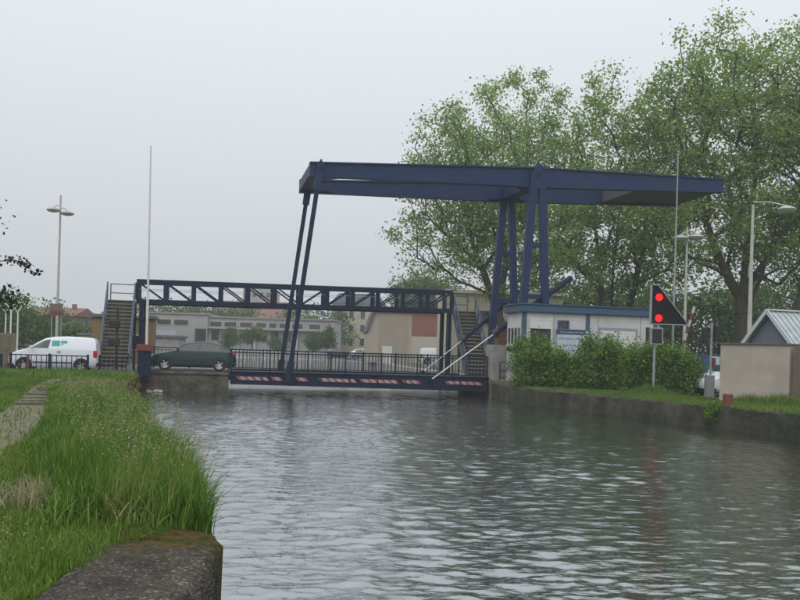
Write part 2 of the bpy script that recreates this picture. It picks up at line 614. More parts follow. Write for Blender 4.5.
# water: fan-shaped sheet with modelled wavelets
def water():
    rg = np.random.default_rng(11)
    ny, nx = 1050, 520
    Y = np.concatenate([np.linspace(-60, 3.0, 12, endpoint=False), 3.0 * (118 / 3.0) ** np.linspace(0, 1, ny)])
    t = np.linspace(-1, 1, nx)
    hw = np.maximum(8.0, 0.72 * np.abs(Y))
    X = hw[:, None] * t[None, :]
    YY = np.repeat(Y[:, None], nx, 1)
    Z = np.zeros_like(X)
    dy = np.gradient(Y)[:, None]
    lam = np.exp(rg.uniform(np.log(0.11), np.log(0.62), 120))
    for l in lam:
        th = rg.normal(R(97), R(33))
        k = 2 * math.pi / l
        amp = 0.0185 * l / (2 * math.pi)
        fade = np.clip((l / np.maximum(dy, 1e-3) - 2.5) / 2.5, 0, 1)
        ph = k * (X * math.cos(th) + YY * math.sin(th)) + rg.uniform(0, 6.28)
        Z += amp * np.sin(ph + 0.4 * np.sin(ph)) * fade
    # gusts: calmer and rougher patches
    g = 0.9 + 0.30 * np.sin(X * 0.31 + YY * 0.17 + 1) * np.sin(YY * 0.23 - X * 0.11) + 0.18 * np.sin(X * 0.9 + 2) * np.sin(YY * 0.7)
    Z *= g
    V = np.stack([X, YY, Z], -1).reshape(-1, 3)
    n = len(Y)
    idx = np.arange(n * nx).reshape(n, nx)
    F = np.stack([idx[:-1, :-1], idx[:-1, 1:], idx[1:, 1:], idx[1:, :-1]], -1).reshape(-1, 4)
    m = bpy.data.materials.new('canal_water')
    m.use_nodes = True
    nt = m.node_tree
    p = nt.nodes['Principled BSDF']
    p.inputs['Base Color'].default_value = (0.020, 0.024, 0.014, 1)
    p.inputs['Roughness'].default_value = 0.03
    p.inputs['IOR'].default_value = 1.5
    tc = nt.nodes.new('ShaderNodeTexCoord')
    mp = nt.nodes.new('ShaderNodeMapping')
    mp.inputs['Scale'].default_value = (1.1, 3.0, 1)
    mp.inputs['Rotation'].default_value = (0, 0, R(7))
    nz = nt.nodes.new('ShaderNodeTexNoise')
    nz.inputs['Scale'].default_value = 2.2
    nz.inputs['Detail'].default_value = 4
    nz.inputs['Roughness'].default_value = 0.55
    bp = nt.nodes.new('ShaderNodeBump')
    bp.inputs['Strength'].default_value = 0.38
    bp.inputs['Distance'].default_value = 0.06
    nt.links.new(tc.outputs['Object'], mp.inputs[0])
    nt.links.new(mp.outputs[0], nz.inputs['Vector'])
    nt.links.new(nz.outputs['Fac'], bp.inputs['Height'])
    nt.links.new(bp.outputs[0], p.inputs['Normal'])
    gl = nt.nodes.new('ShaderNodeBsdfGlossy')
    gl.inputs['Color'].default_value = (0.93, 0.97, 1.0, 1)
    gl.inputs['Roughness'].default_value = 0.03
    nt.links.new(bp.outputs[0], gl.inputs['Normal'])
    ms = nt.nodes.new('ShaderNodeMixShader')
    ms.inputs[0].default_value = 0.37
    nt.links.new(p.outputs[0], ms.inputs[1])
    nt.links.new(gl.outputs[0], ms.inputs[2])
    nt.links.new(ms.outputs[0], nt.nodes['Material Output'].inputs['Surface'])
    o = from_np('water', V, F, m)
    o.data.polygons.foreach_set('use_smooth', np.ones(len(o.data.polygons), dtype=bool))
    return struct(o)


water()

# road over the bridge, left and right approaches
road_poly_l = [B(-7.6, 0.35, 0.955), B(-7.6, 5.3, 0.955), B(-10.5, 5.3, 0.82), B(-10.5, 0.35, 0.82), B(-14, 0.35, 0.725), B(-14, 5.3, 0.725), B(-60, 5.3, 0.715), B(-60, 0.35, 0.715)]
mb = MB().add(road_poly_l, [(0, 1, 2, 3), (3, 2, 5, 4), (4, 5, 6, 7)])
mb.add([p - Vector((0, 0, 0.3)) for p in road_poly_l[:2]] + road_poly_l[:2], [(0, 1, 3, 2)])
struct(mb.build('road', ASPH))
mb = MB().add([B(10.0, 0.35, 0.955), B(10.0, 5.3, 0.955), B(16, 5.3, 0.74), B(16, 0.35, 0.74), B(60, 5.3, 0.72), B(60, 0.35, 0.72)], [(0, 3, 2, 1), (3, 5, 4, 2)])
struct(mb.build('road', ASPH))
# car park on the right bank
mb = MB().add([(13.0, 33.0, GZ + 0.006), (40, 33, GZ + 0.006), (40, 44, GZ + 0.006), (13.0, 42, GZ + 0.006)], [(0, 1, 2, 3)])
struct(mb.build('car_park', ASPH))

# worn path on the left bank, with flat slabs set into it
pth = [(-3.9, 5.0), (-5.0, 9), (-6.25, 13.2), (-8.7, 20.5), (-11.2, 27), (-13.6, 34.5)]
wd = [0.3, 0.35, 0.45, 0.5, 0.5, 0.5]
pp = densify(pth, 0.8)
PATHM = mat('trodden_path', (0.17, 0.145, 0.10), 0.95, c2=(0.10, 0.105, 0.05), scale=2.2, bump=0.5, bscale=18)
mb = MB()
vs = []
for i, (x, y) in enumerate(pp):
    ww = 0.52 + rng.uniform(-.07, .07)
    vs += [(x - ww, y, GZ + 0.012), (x + ww, y + 0.25, GZ + 0.012)]
mb.add(vs, [(2 * i, 2 * i + 1, 2 * i + 3, 2 * i + 2) for i in range(len(pp) - 1)])
path_o = struct(mb.build('path', PATHM))
SLAB = mat('path_slab', (0.19, 0.17, 0.125), 0.95, c2=(0.11, 0.105, 0.07), scale=5, bump=0.4)
for k in range(9):
    t = (k + rng.uniform(-.3, .3)) / 8
    x, y = -8.55 - 3.2 * t + rng.uniform(-.15, .15), 20.0 + 9.0 * t
    m = MB()
    l, d = 0.40 + rng.uniform(-.12, .08), 0.13 + rng.uniform(-.04, .05)
    m.prism([(-l, -d), (l * 0.9, -d * 1.1), (l, d * .9), (-l * .95, d)], 0, 0.05)
    o = m.build('slab', SLAB, path_o)
    o.location = (x, y, GZ + 0.02)
    o.rotation_euler = (R(rng.uniform(-2, 2)), R(rng.uniform(-2, 2)), R(12 + rng.uniform(-6, 6)))
# ------------------------------------------------------------------ THE LIFTING BRIDGE
def railing(root, a0, a1, b, z0, h, posts, gap, m, r=0.014, mid=False):
    """railing in local (a,b,z): rails, posts and separate balusters as parts of root"""
    MB().bar((a0, b, z0 + h), (a1, b, z0 + h), 0.06, 0.05).build('top_rail', m, root)
    MB().bar((a0, b, z0 + 0.12), (a1, b, z0 + 0.12), 0.05, 0.04).build('bottom_rail', m, root)
    if mid:
        MB().bar((a0, b, z0 + h - 0.14), (a1, b, z0 + h - 0.14), 0.04, 0.03).build('middle_rail', m, root)
    pm = MB().box((-0.035, -0.035, 0), (0.035, 0.035, h + 0.05)).mesh('post', m)
    bmsh = MB().bar((0, 0, 0.10), (0, 0, h - 0.01), 0.026, 0.026).mesh('baluster', m)
    pa = [a0 + (a1 - a0) * i / posts for i in range(posts + 1)]
    for a in pa:
        link('post', pm, root, (a, b, z0 - 0.002))
    n = int((a1 - a0) / gap)
    for i in range(1, n):
        a = a0 + (a1 - a0) * i / n
        if min(abs(a - q) for q in pa) > 0.07:
            link('baluster', bmsh, root, (a, b, z0))


bridge = thing('lifting_bridge', 'large dark blue steel bascule bridge with overhead balance beams spanning the canal', 'bridge', P0, PSI)
DZ = 0.95
W1 = 4.6
# deck and girders
MB().box((-3.38, 0.12, DZ - 0.12), (9.95, 5.4, DZ)).build('deck', ASPH, bridge)


def girder(b0, s):
    m = MB()
    # web with a lower flange that drops towards the hinge
    m.prism([(-3.38, 0.42), (9.95, 0.30), (9.95, DZ + 0.02), (-3.38, DZ + 0.02)], b0, b0 + 0.10, 'y')
    m.bar((-3.38, b0 + 0.05, DZ + 0.045), (9.95, b0 + 0.05, DZ + 0.045), 0.26, 0.045)
    m.bar((-3.38, b0 + 0.05, 0.40), (9.95, b0 + 0.05, 0.28), 0.26, 0.05)
    return m.build('girder', NAVY, bridge)


g1 = girder(0.0, -1)
girder(5.38, 1)
stf = MB().box((-0.025, -0.075, 0), (0.025, 0.0, 0.50)).mesh('stiffener', NAVY)
for i in range(10):
    a = -3.3 + i * 1.46
    link('stiffener', stf, g1, (a, 0, 0.42 - (a + 3.38) / 13.3 * 0.10))
for a0, a1 in ((-3.12, -1.62), (-1.42, -0.95), (-0.2, 0.32), (0.95, 2.75), (3.05, 4.95), (5.25, 6.15), (7.55, 9.5)):
    m = MB().prism([(0, 0), (a1 - a0, -(a1 - a0) * 0.012), (a1 - a0 - 0.15, 0.17 - (a1 - a0) * 0.012), (-0.15, 0.17)], -0.022, 0.0, 'y')
    o = m.build('hazard_board', STRIPE, g1)
    o.location = ((a0 + 0.15), -0.012, 0.60)
for i in range(9):
    MB().bar((-3.0 + i * 1.6, 0.12, 0.62), (-3.0 + i * 1.6, 5.38, 0.62), 0.12, 0.3).build('cross_beam', NAVY, bridge)
rl = link('deck_railing', None, bridge)
railing(rl, -3.35, 9.9, 0.16, DZ, 1.12, 7, 0.19, RAILB, mid=True)
rl = link('deck_railing', None, bridge)
railing(rl, -3.35, 9.9, 5.25, DZ, 1.12, 7, 0.19, RAILB, mid=True)


# overhead balance beams (slightly raked), tied together at tip, pylon and tail
def beam_z(a):
    top = 11.52 + (a - 0.2) * (12.18 - 11.52) / 12.05 if a < 12.25 else 12.18 + (a - 12.25) * (12.42 - 12.18) / 11.2
    dep = 0.64 + (a - 0.2) * 0.34 / 12.05 if a < 12.25 else 1.0 - (a - 12.25) * 0.28 / 11.2
    return top, top - dep


AA = [0.2, 3.2, 6.2, 9.2, 12.25, 15.2, 18.2, 21, 23.4]


def balance_beam(b):
    m = MB()
    poly = [(a, beam_z(a)[0] - 0.04) for a in AA] + [(a, beam_z(a)[1] + 0.04) for a in reversed(AA)]
    m.prism(poly, b - 0.14, b + 0.14, 'y')
    o = m.build('balance_beam', BLUE, bridge)
    for k, nm in ((0, 'flange'), (1, 'flange')):
        fm = MB()
        for a, c in zip(AA[:-1], AA[1:]):
            zz = 0.0 if k == 0 else 0.0
            fm.bar((a, b, beam_z(a)[k] + zz), (c, b, beam_z(c)[k] + zz), 0.44, 0.075)
        fm.build('flange', BLUE, o)
    st = MB()
    for a in (1.6, 4.2, 6.8, 9.4, 11.6, 12.9, 15.4, 17.9, 20.4):
        pass
    return o


balance_beam(0.0)
balance_beam(W1)
z0, z1 = beam_z(0.35)
MB().box((0.2, 0.145, z1 + 0.05), (0.42, W1 - 0.145, z0 - 0.05)).build('tip_cross_beam', BLUE, bridge)
m = MB()
m.prism([(0.42, 0.145), (2.0, 0.145), (2.0, 0.3), (0.62, 1.7), (0.62, W1 - 1.7), (2.0, W1 - 0.3), (2.0, W1 - 0.145), (0.42, W1 - 0.145)], z1 + 0.06, z1 + 0.09)
m.build('gusset_plate', BLUE, bridge)
z0, z1 = beam_z(12.25)
MB().box((11.95, 0.145, z1 + 0.1), (12.55, W1 - 0.145, z0 - 0.15)).build('pivot_cross_beam', BLUE, bridge)
m = MB()
m.prism([(11.0, 0.145), (13.5, 0.145), (12.6, 1.2), (12.6, W1 - 1.2), (13.5, W1 - 0.145), (11.0, W1 - 0.145), (11.9, W1 - 1.2), (11.9, 1.2)], z1 + 0.03, z1 + 0.06)
m.build('gusset_plate', BLUE, bridge)
# counterweight box between the tails
m = MB()
zz = [beam_z(a) for a in (18.3, 23.4)]
m.prism([(18.3, zz[0][1] + 0.06), (23.38, zz[1][1] + 0.06), (23.38, zz[1][0] - 0.06), (18.3, zz[0][0] - 0.06)], 0.143, W1 - 0.143, 'y')
m.build('counterweight', mat('weathered_blue_grey', (0.05, 0.06, 0.075), 0.7, c2=(0.10, 0.09, 0.07), scale=1.2), bridge)


# A-shaped pylons
def pylon(b):
    top = beam_z(12.25)[0]
    e = link('pylon', None, bridge)
    a = 12.25
    for s in (-1, 1):
        m = MB()
        m.bar((a + s * 0.20, b - 0.33, top - 0.25), (a + s * 0.88, b - 0.33, 0.55), 0.30, 0.38, up=(1, 0, 0))
        m.build('leg', BLUE, e)
    for z in (8.05, 5.35, 2.4):
        hw = 0.20 + (top - z) * 0.058 - 0.1
        MB().box((a - hw, b - 0.42, z - 0.12), (a + hw, b - 0.24, z + 0.12)).build('brace', BLUE, e)
    MB().prism([(a - 0.42, top - 1.15), (a + 0.42, top - 1.15), (a + 0.16, top + 0.12), (a - 0.16, top + 0.12)], b - 0.49, b - 0.2, 'y').build('bearing_plate', BLUE, e)
    MB().tube([(a, b - 0.56, top - 0.4), (a, b + 0.2, top - 0.4)], 0.11, 14).build('pivot_pin', NAVY, e, smooth=True)
    MB().tube([(a, b - 0.33, top + 0.10), (a, b - 0.33, top + 0.26)], [0.08, 0.05], 10).build('finial', BLUE, e, smooth=True)
    MB().box((a - 1.2, b - 0.65, 0.60), (a + 1.2, b + 0.05, 0.93)).build('footing', LCONC, e)


pylon(0.0)
pylon(W1)
# hangers from beam tips to the deck
for b in (-0.22, W1 + 0.05):
    e = link('hanger', None, bridge)
    at, ab = 0.74, -0.57
    zt, zb = beam_z(0.74)[0] - 0.05, 0.62
    MB().bar((at, b, zt), (ab, b, zb), 0.13, 0.22, up=(1, 0, 0)).build('rod', NAVY, e)
    ln = Vector((ab - at, 0, zb - zt)).normalized()
    t0 = Vector((at, b, zt)) - ln * 0.05
    MB().bar(t0, t0 + ln * 1.35, 0.19, 0.36, up=(1, 0, 0)).build('upper_clevis', BLUE, e)
    b1 = Vector((ab, b, zb))
    MB().bar(b1 - ln * 0.95, b1 + ln * 0.1, 0.19, 0.34, up=(1, 0, 0)).build('lower_clevis', NAVY, e)
    MB().tube([(at, b - 0.16, zt - 0.25), (at, b + 0.16, zt - 0.25)], 0.09, 12).build('pin', NAVY, e, smooth=True)
    MB().tube([(at, b, zt + 0.02), (at, b, zt + 0.2)], [0.10, 0.05], 10).build('cap', BLUE, e, smooth=True)
# hydraulic rams
for b, (p, j, q) in ((-0.05, ((6.77, 0.8), (10.1, 3.27), (14.39, 6.45))), (W1, ((7.6, 1.1), (9.86, 2.95), (13.32, 6.0)))):
    e = link('hydraulic_ram', None, bridge)
    b = b - 0.1 if b < 1 else b + 0.1
    MB().tube([(p[0], b, p[1]), (j[0], b, j[1])], 0.036 if b < 1 else 0.028, 12).build('piston_rod', WHITE, e, smooth=True)
    MB().tube([(j[0], b, j[1]), (q[0], b, q[1])], 0.155 if b < 1 else 0.13, 14).build('cylinder', NAVY, e, smooth=True)
    MB().tube([(p[0], b - 0.16, p[1]), (p[0], b + 0.16, p[1])], 0.09, 12).build('pin', NAVY, e, smooth=True)
    k = 0.3
    c = (j[0] + (q[0] - j[0]) * k, j[1] + (q[1] - j[1]) * k)
    MB().tube([(j[0], b, j[1]), (j[0] + 0.22, b, j[1] + 0.17)], 0.19, 14).build('gland', BLACK, e, smooth=True)
# drive block beside the hinge
MB().box((9.98, -0.35, 0.6), (11.0, 0.6, 2.72)).build('drive_housing', LCONC, bridge, bevel=0.03)
MB().box((10.3, -0.25, 2.723), (10.75, 0.3, 3.4)).build('trunnion_bracket', RUST, bridge, bevel=0.02)

# piers
pier = thing('bridge_pier', 'stained brown concrete pier standing in the water under the green car', 'pier', P0, PSI)
MB().box((-7.62, 0.02, -1.5), (-3.45, 5.6, 0.80)).build('wall', CONC, pier, bevel=0.03)
MB().box((-7.66, -0.04, 0.803), (-3.41, 5.64, 0.952)).build('capping', CONC, pier, bevel=0.02)
MB().box((-7.60, 0.35, 0.953), (-3.43, 5.3, 0.958)).build('roadway', ASPH, pier)
ab = thing('bridge_abutment', 'mossy brown stone abutment at the hinge end below the control cabin', 'abutment', P0, PSI)
MB().box((10.0, -0.4, -1.5), (12.0, 5.6, 0.60)).build('wall', STONE, ab, bevel=0.04)
m = MB()
m.prism([(9.85, -0.42), (10.9, -4.8), (11.9, -4.8), (11.9, -0.42)], -1.5, 0.92)
m.build('wing_wall', STONE, ab, bevel=0.04)
# low gate frame on the wing wall
gt = thing('tubular_gate', 'small dark blue tubular gate by the hinge of the bridge', 'gate', B(10.35, -0.62, 0.92), PSI)
for a in (0.0, 0.72):
    MB().tube([(a, 0, -0.01), (a, 0, 0.92)], 0.03, 8).build('post', RAILB, gt)
for z in (0.12, 0.45, 0.9):
    MB().tube([(0, 0, z), (0.72, 0, z)], 0.022, 8).build('rail', RAILB, gt)

rp = thing('railing', 'dark railing on the pier behind the green car', 'railing', B(-7.3, 5.2, 0.955), PSI)
railing(rp, 0.0, 3.75, 0, 0, 1.12, 2, 0.19, RAILB, mid=True)

# ------------------------------------------------------------------ FOOTBRIDGE
fbz = lambda a: 4.66 + (a + 8.49) * 0.20 / 18.8          # deck level, rising slightly to the right
foot = thing('footbridge', 'dark blue lattice truss footbridge with a staircase at each end, behind the lifting bridge', 'footbridge', P0, PSI)
FB0, FB1, NP = -8.49, 10.3, 12
PW = (FB1 - FB0) / NP
HT = 1.18


def truss(b):
    e = link('truss', None, foot)
    MB().bar((FB0 - 0.06, b, fbz(FB0) + HT), (FB1 + 0.06, b, fbz(FB1) + HT), 0.14, 0.20).build('top_chord', NAVY, e)
    MB().bar((FB0 - 0.06, b, fbz(FB0)), (FB1 + 0.06, b, fbz(FB1)), 0.14, 0.26).build('bottom_chord', NAVY, e)
    for i in range(NP + 1):
        a = FB0 + PW * i
        MB().bar((a, b, fbz(a) + 0.13), (a, b, fbz(a) + HT - 0.1), 0.26 if i not in (0, NP) else 0.2, 0.12, up=(0, 1, 0)).build('vertical_post', NAVY, e)
    for i in range(NP):
        a, c = FB0 + PW * i, FB0 + PW * (i + 1)
        if i < NP // 2:
            p, q = (a + 0.13, b, fbz(a) + HT - 0.12), (c - 0.13, b, fbz(c) + 0.14)
        else:
            p, q = (a + 0.13, b, fbz(a) + 0.14), (c - 0.13, b, fbz(c) + HT - 0.12)
        MB().bar(p, q, 0.08, 0.085).build('diagonal_brace', NAVY, e)
    MB().bar((FB0, b - 0.0, fbz(FB0) + 0.72), (FB1, b, fbz(FB1) + 0.72), 0.02, 0.025).build('guard_wire', GALV, e)


truss(8.5)
truss(10.2)
MB().add([(FB0, 8.57, fbz(FB0) + 0.02), (FB1, 8.57, fbz(FB1) + 0.02), (FB1, 10.13, fbz(FB1) + 0.02), (FB0, 10.13, fbz(FB0) + 0.02),
          (FB0, 8.57, fbz(FB0) - 0.06), (FB1, 8.57, fbz(FB1) - 0.06), (FB1, 10.13, fbz(FB1) - 0.06), (FB0, 10.13, fbz(FB0) - 0.06)],
         [(0, 1, 2, 3), (7, 6, 5, 4), (0, 4, 5, 1), (1, 5, 6, 2), (2, 6, 7, 3), (3, 7, 4, 0)]).build('walkway', STEPW, foot)
for a in (FB0 + 0.25, FB1 - 0.1):
    for b in (8.5, 10.2):
        MB().box((a - 0.11, b - 0.11, 0.3), (a + 0.11, b + 0.11, fbz(a) - 0.13)).build('column', NAVY, foot)


def stair(a0, a1, zt, lab):
    """flight descending towards the viewer, landing at the top"""
    e = link('staircase', None, foot)
    bt, bb, zb, n = 8.43, 5.35, 0.70, 19
    wdt = a1 - a0
    st = MB().box((0, -0.02, -0.035), (wdt - 0.12, 0.24, 0.0)).box((0, 0.20, -0.2), (wdt - 0.12, 0.22, -0.036)).mesh('step', STEPW)
    for i in range(n):
        t = (i + 1) / n
        link('step', st, e, (a0 + 0.06, bb + (bt - bb) * t - 0.22, zb + (zt - zb) * t))
    MB().box((a0, 8.43, zt - 0.12), (a1, 10.1, zt + 0.004)).build('landing', STEPW, e)
    for a in (a0, a1):
        MB().bar((a, bb - 0.1, zb + 0.06), (a, bt, zt - 0.02), 0.09, 0.30).build('stringer', STAIRB, e)
        MB().bar((a, bb - 0.05, zb + 0.95), (a, bt, zt + 1.0), 0.07, 0.12).build('handrail', STAIRB, e)
        for k in range(6):
            t = k / 5
            b = bb + (bt - bb) * t
            z = zb + (zt - zb) * t
            MB().box((a - 0.035, b - 0.035, z), (a + 0.035, b + 0.035, z + 0.98)).build('post', STAIRB, e)
    # landing guard
    for z in (0.5, 1.02):
        MB().bar((a0, 10.1, zt + z), (a1, 10.1, zt + z), 0.05, 0.05).build('guard_rail', STAIRB, e)
    for a in (a0, a1):
        MB().box((a - 0.03, 10.07, zt), (a + 0.03, 10.13, zt + 1.04)).build('post', STAIRB, e)
    for b in (9.9,):
        for a in (a0 + 0.08, a1 - 0.08):
            MB().box((a - 0.07, b - 0.07, 0.4), (a + 0.07, b + 0.07, zt - 0.12)).build('column', NAVY, e)
    return e


stair(-10.12, -8.62, fbz(FB0) + 0.02, '')
stair(10.42, 11.85, fbz(FB1) + 0.02, '')
# signal post standing in front of the left stairs
sp = thing('signal_post', 'dark post with two black signal heads in front of the left footbridge stairs', 'signal', B(-8.95, 2.2, 0.72), PSI)
MB().tube([(0, 0, -0.05), (0, 0, 3.3)], 0.06, 10).build('post', BLACK, sp)
for z in (1.55, 2.45):
    MB().box((-0.42, -0.14, z - 0.2), (0.16, -0.07, z + 0.2)).build('head', BLACK, sp, bevel=0.04)

# ------------------------------------------------------------------ barriers, low fences
bar = thing('raised_barrier', 'tall white barrier boom raised upright on a red topped cabinet by the pier', 'barrier', B(-7.42, -0.42, 0.7), PSI)
MB().box((-0.30, -0.2, -0.05), (0.30, 0.3, 1.18)).build('cabinet', NAVY, bar, bevel=0.02)
MB().box((-0.36, -0.26, 1.183), (0.36, 0.36, 1.5)).build('cabinet_top', REDP, bar, bevel=0.02)
MB().tube([(0.08, 0, 1.45), (0.05, 0, 6), (0.0, 0, 10.95)], [0.062, 0.05, 0.033], 10).build('boom', WHITE, bar, smooth=True)
gp = tag(MB().tube([(0, 0, 0), (0.0, 0, 2.0)], 0.04, 8).build('gauge_post', RUST), 'thin rusty post rising from the water at the corner of the pier', 'post')
gp.location = B(-7.66, -0.12, -0.3)


def low_fence(name, label, p, rz, length, h, gap, m, posts):
    f = thing(name, label, 'fence', p, rz)
    MB().bar((0, 0, h), (length, 0, h), 0.06, 0.05).build('top_rail', m, f)
    MB().bar((0, 0, 0.14), (length, 0, 0.14), 0.05, 0.04).build('bottom_rail', m, f)
    pm = MB().box((-0.05, -0.05, -0.05), (0.05, 0.05, h + 0.08)).mesh('post', m)
    bm_ = MB().box((-0.017, -0.017, 0.12), (0.017, 0.017, h)).mesh('baluster', m)
    pa = [length * i / posts for i in range(posts + 1)]
    for a in pa:
        link('post', pm, f, (a, 0, 0))
    for i in range(1, int(length / gap)):
        a = i * gap
        if min(abs(a - q) for q in pa) > 0.06:
            link('baluster', bm_, f, (a, 0, 0))
    return f


low_fence('low_fence', 'dark blue low railing in front of the white van', B(-13.3, -0.55, GZ), PSI, 3.35, 0.86, 0.22, RAILB, 2)
low_fence('low_fence', 'dark low railing at the left edge, left of the white van', B(-17.6, -0.55, GZ), PSI, 3.9, 0.80, 0.26, RAILB, 2)
low_fence('low_fence', 'short dark railing at the foot of the left stairs', B(-9.45, -0.3, GZ), PSI, 1.55, 0.86, 0.2, RAILB, 1)
o = tag(MB().tube([(0, 0, -0.05), (0, 0, 0.85)], 0.05, 10).build('marker_post', REDP), 'short red marker post beside the low railing near the van bonnet', 'post')
o.location = B(-12.5, -0.8, GZ)
# two pale stones at the waterline
for k, (a, b, s) in enumerate(((-7.1, -1.6, 0.15), (-6.7, -1.7, 0.24))):
    me = bpy.data.meshes.new('pale_stone')
    bm = bmesh.new()
    bmesh.ops.create_icosphere(bm, subdivisions=2, radius=1)
    for v in bm.verts:
        v.co *= 1 + 0.22 * math.sin(v.co.x * 5 + k) * math.cos(v.co.y * 4 + v.co.z * 3)
    bm.to_mesh(me)
    bm.free()
    me.materials.append(LCONC)
    o = link('pale_stone', me, None, B(a, b, 0.03))
    o.scale = (s, s * .6, s * .42)
    tag(o, 'smaller pale stone at the waterline below the barrier' if k == 0 else 'larger pale stone at the waterline in front of the pier', 'stone')
# ------------------------------------------------------------------ VEHICLES
HATCH = dict(st=[(2.12, .34, .58, .55), (2.05, .24, .70, .72), (1.80, .2, .82, .83), (1.4, .18, .91, .87), (1.05, .18, .97, .88), (.86, .18, 1.02, .88), (.45, .18, 1.25, .88), (.12, .18, 1.40, .88),
                 (-.35, .18, 1.465, .88), (-.85, .18, 1.45, .88), (-1.3, .18, 1.37, .875), (-1.62, .19, 1.24, .86), (-1.88, .2, 1.05, .84), (-2.02, .24, .97, .80), (-2.10, .3, .78, .74), (-2.13, .4, .62, .66)],
             belt=.96, taper=.27, wheels=(1.30, -1.30), r=.315, ws=(.86, .12), rw=(-1.40, -1.90), side=[[.62, .3, -.02, -.35], [-.42, -.8, -1.1, -1.35]], z_lamp=.70, lx=1.98, z_tail=.93, tx=-1.99)
VAN = dict(st=[(2.06, .36, .66, .58), (1.99, .26, .82, .74), (1.70, .22, .96, .83), (1.38, .2, 1.05, .85), (1.12, .2, 1.14, .86), (.70, .2, 1.44, .86), (.38, .2, 1.62, .86), (.0, .2, 1.70, .86),
               (-.6, .2, 1.735, .86), (-1.3, .2, 1.72, .86), (-1.85, .22, 1.68, .85), (-1.98, .24, 1.55, .84), (-2.05, .28, 1.1, .82), (-2.08, .36, .62, .78)],
           belt=1.10, taper=.20, wheels=(1.30, -1.35), r=.31, ws=(1.12, .38), rw=None, side=[[.86, .6, .38, .12]], z_lamp=.80, lx=1.86, z_tail=.95, tx=-2.03)


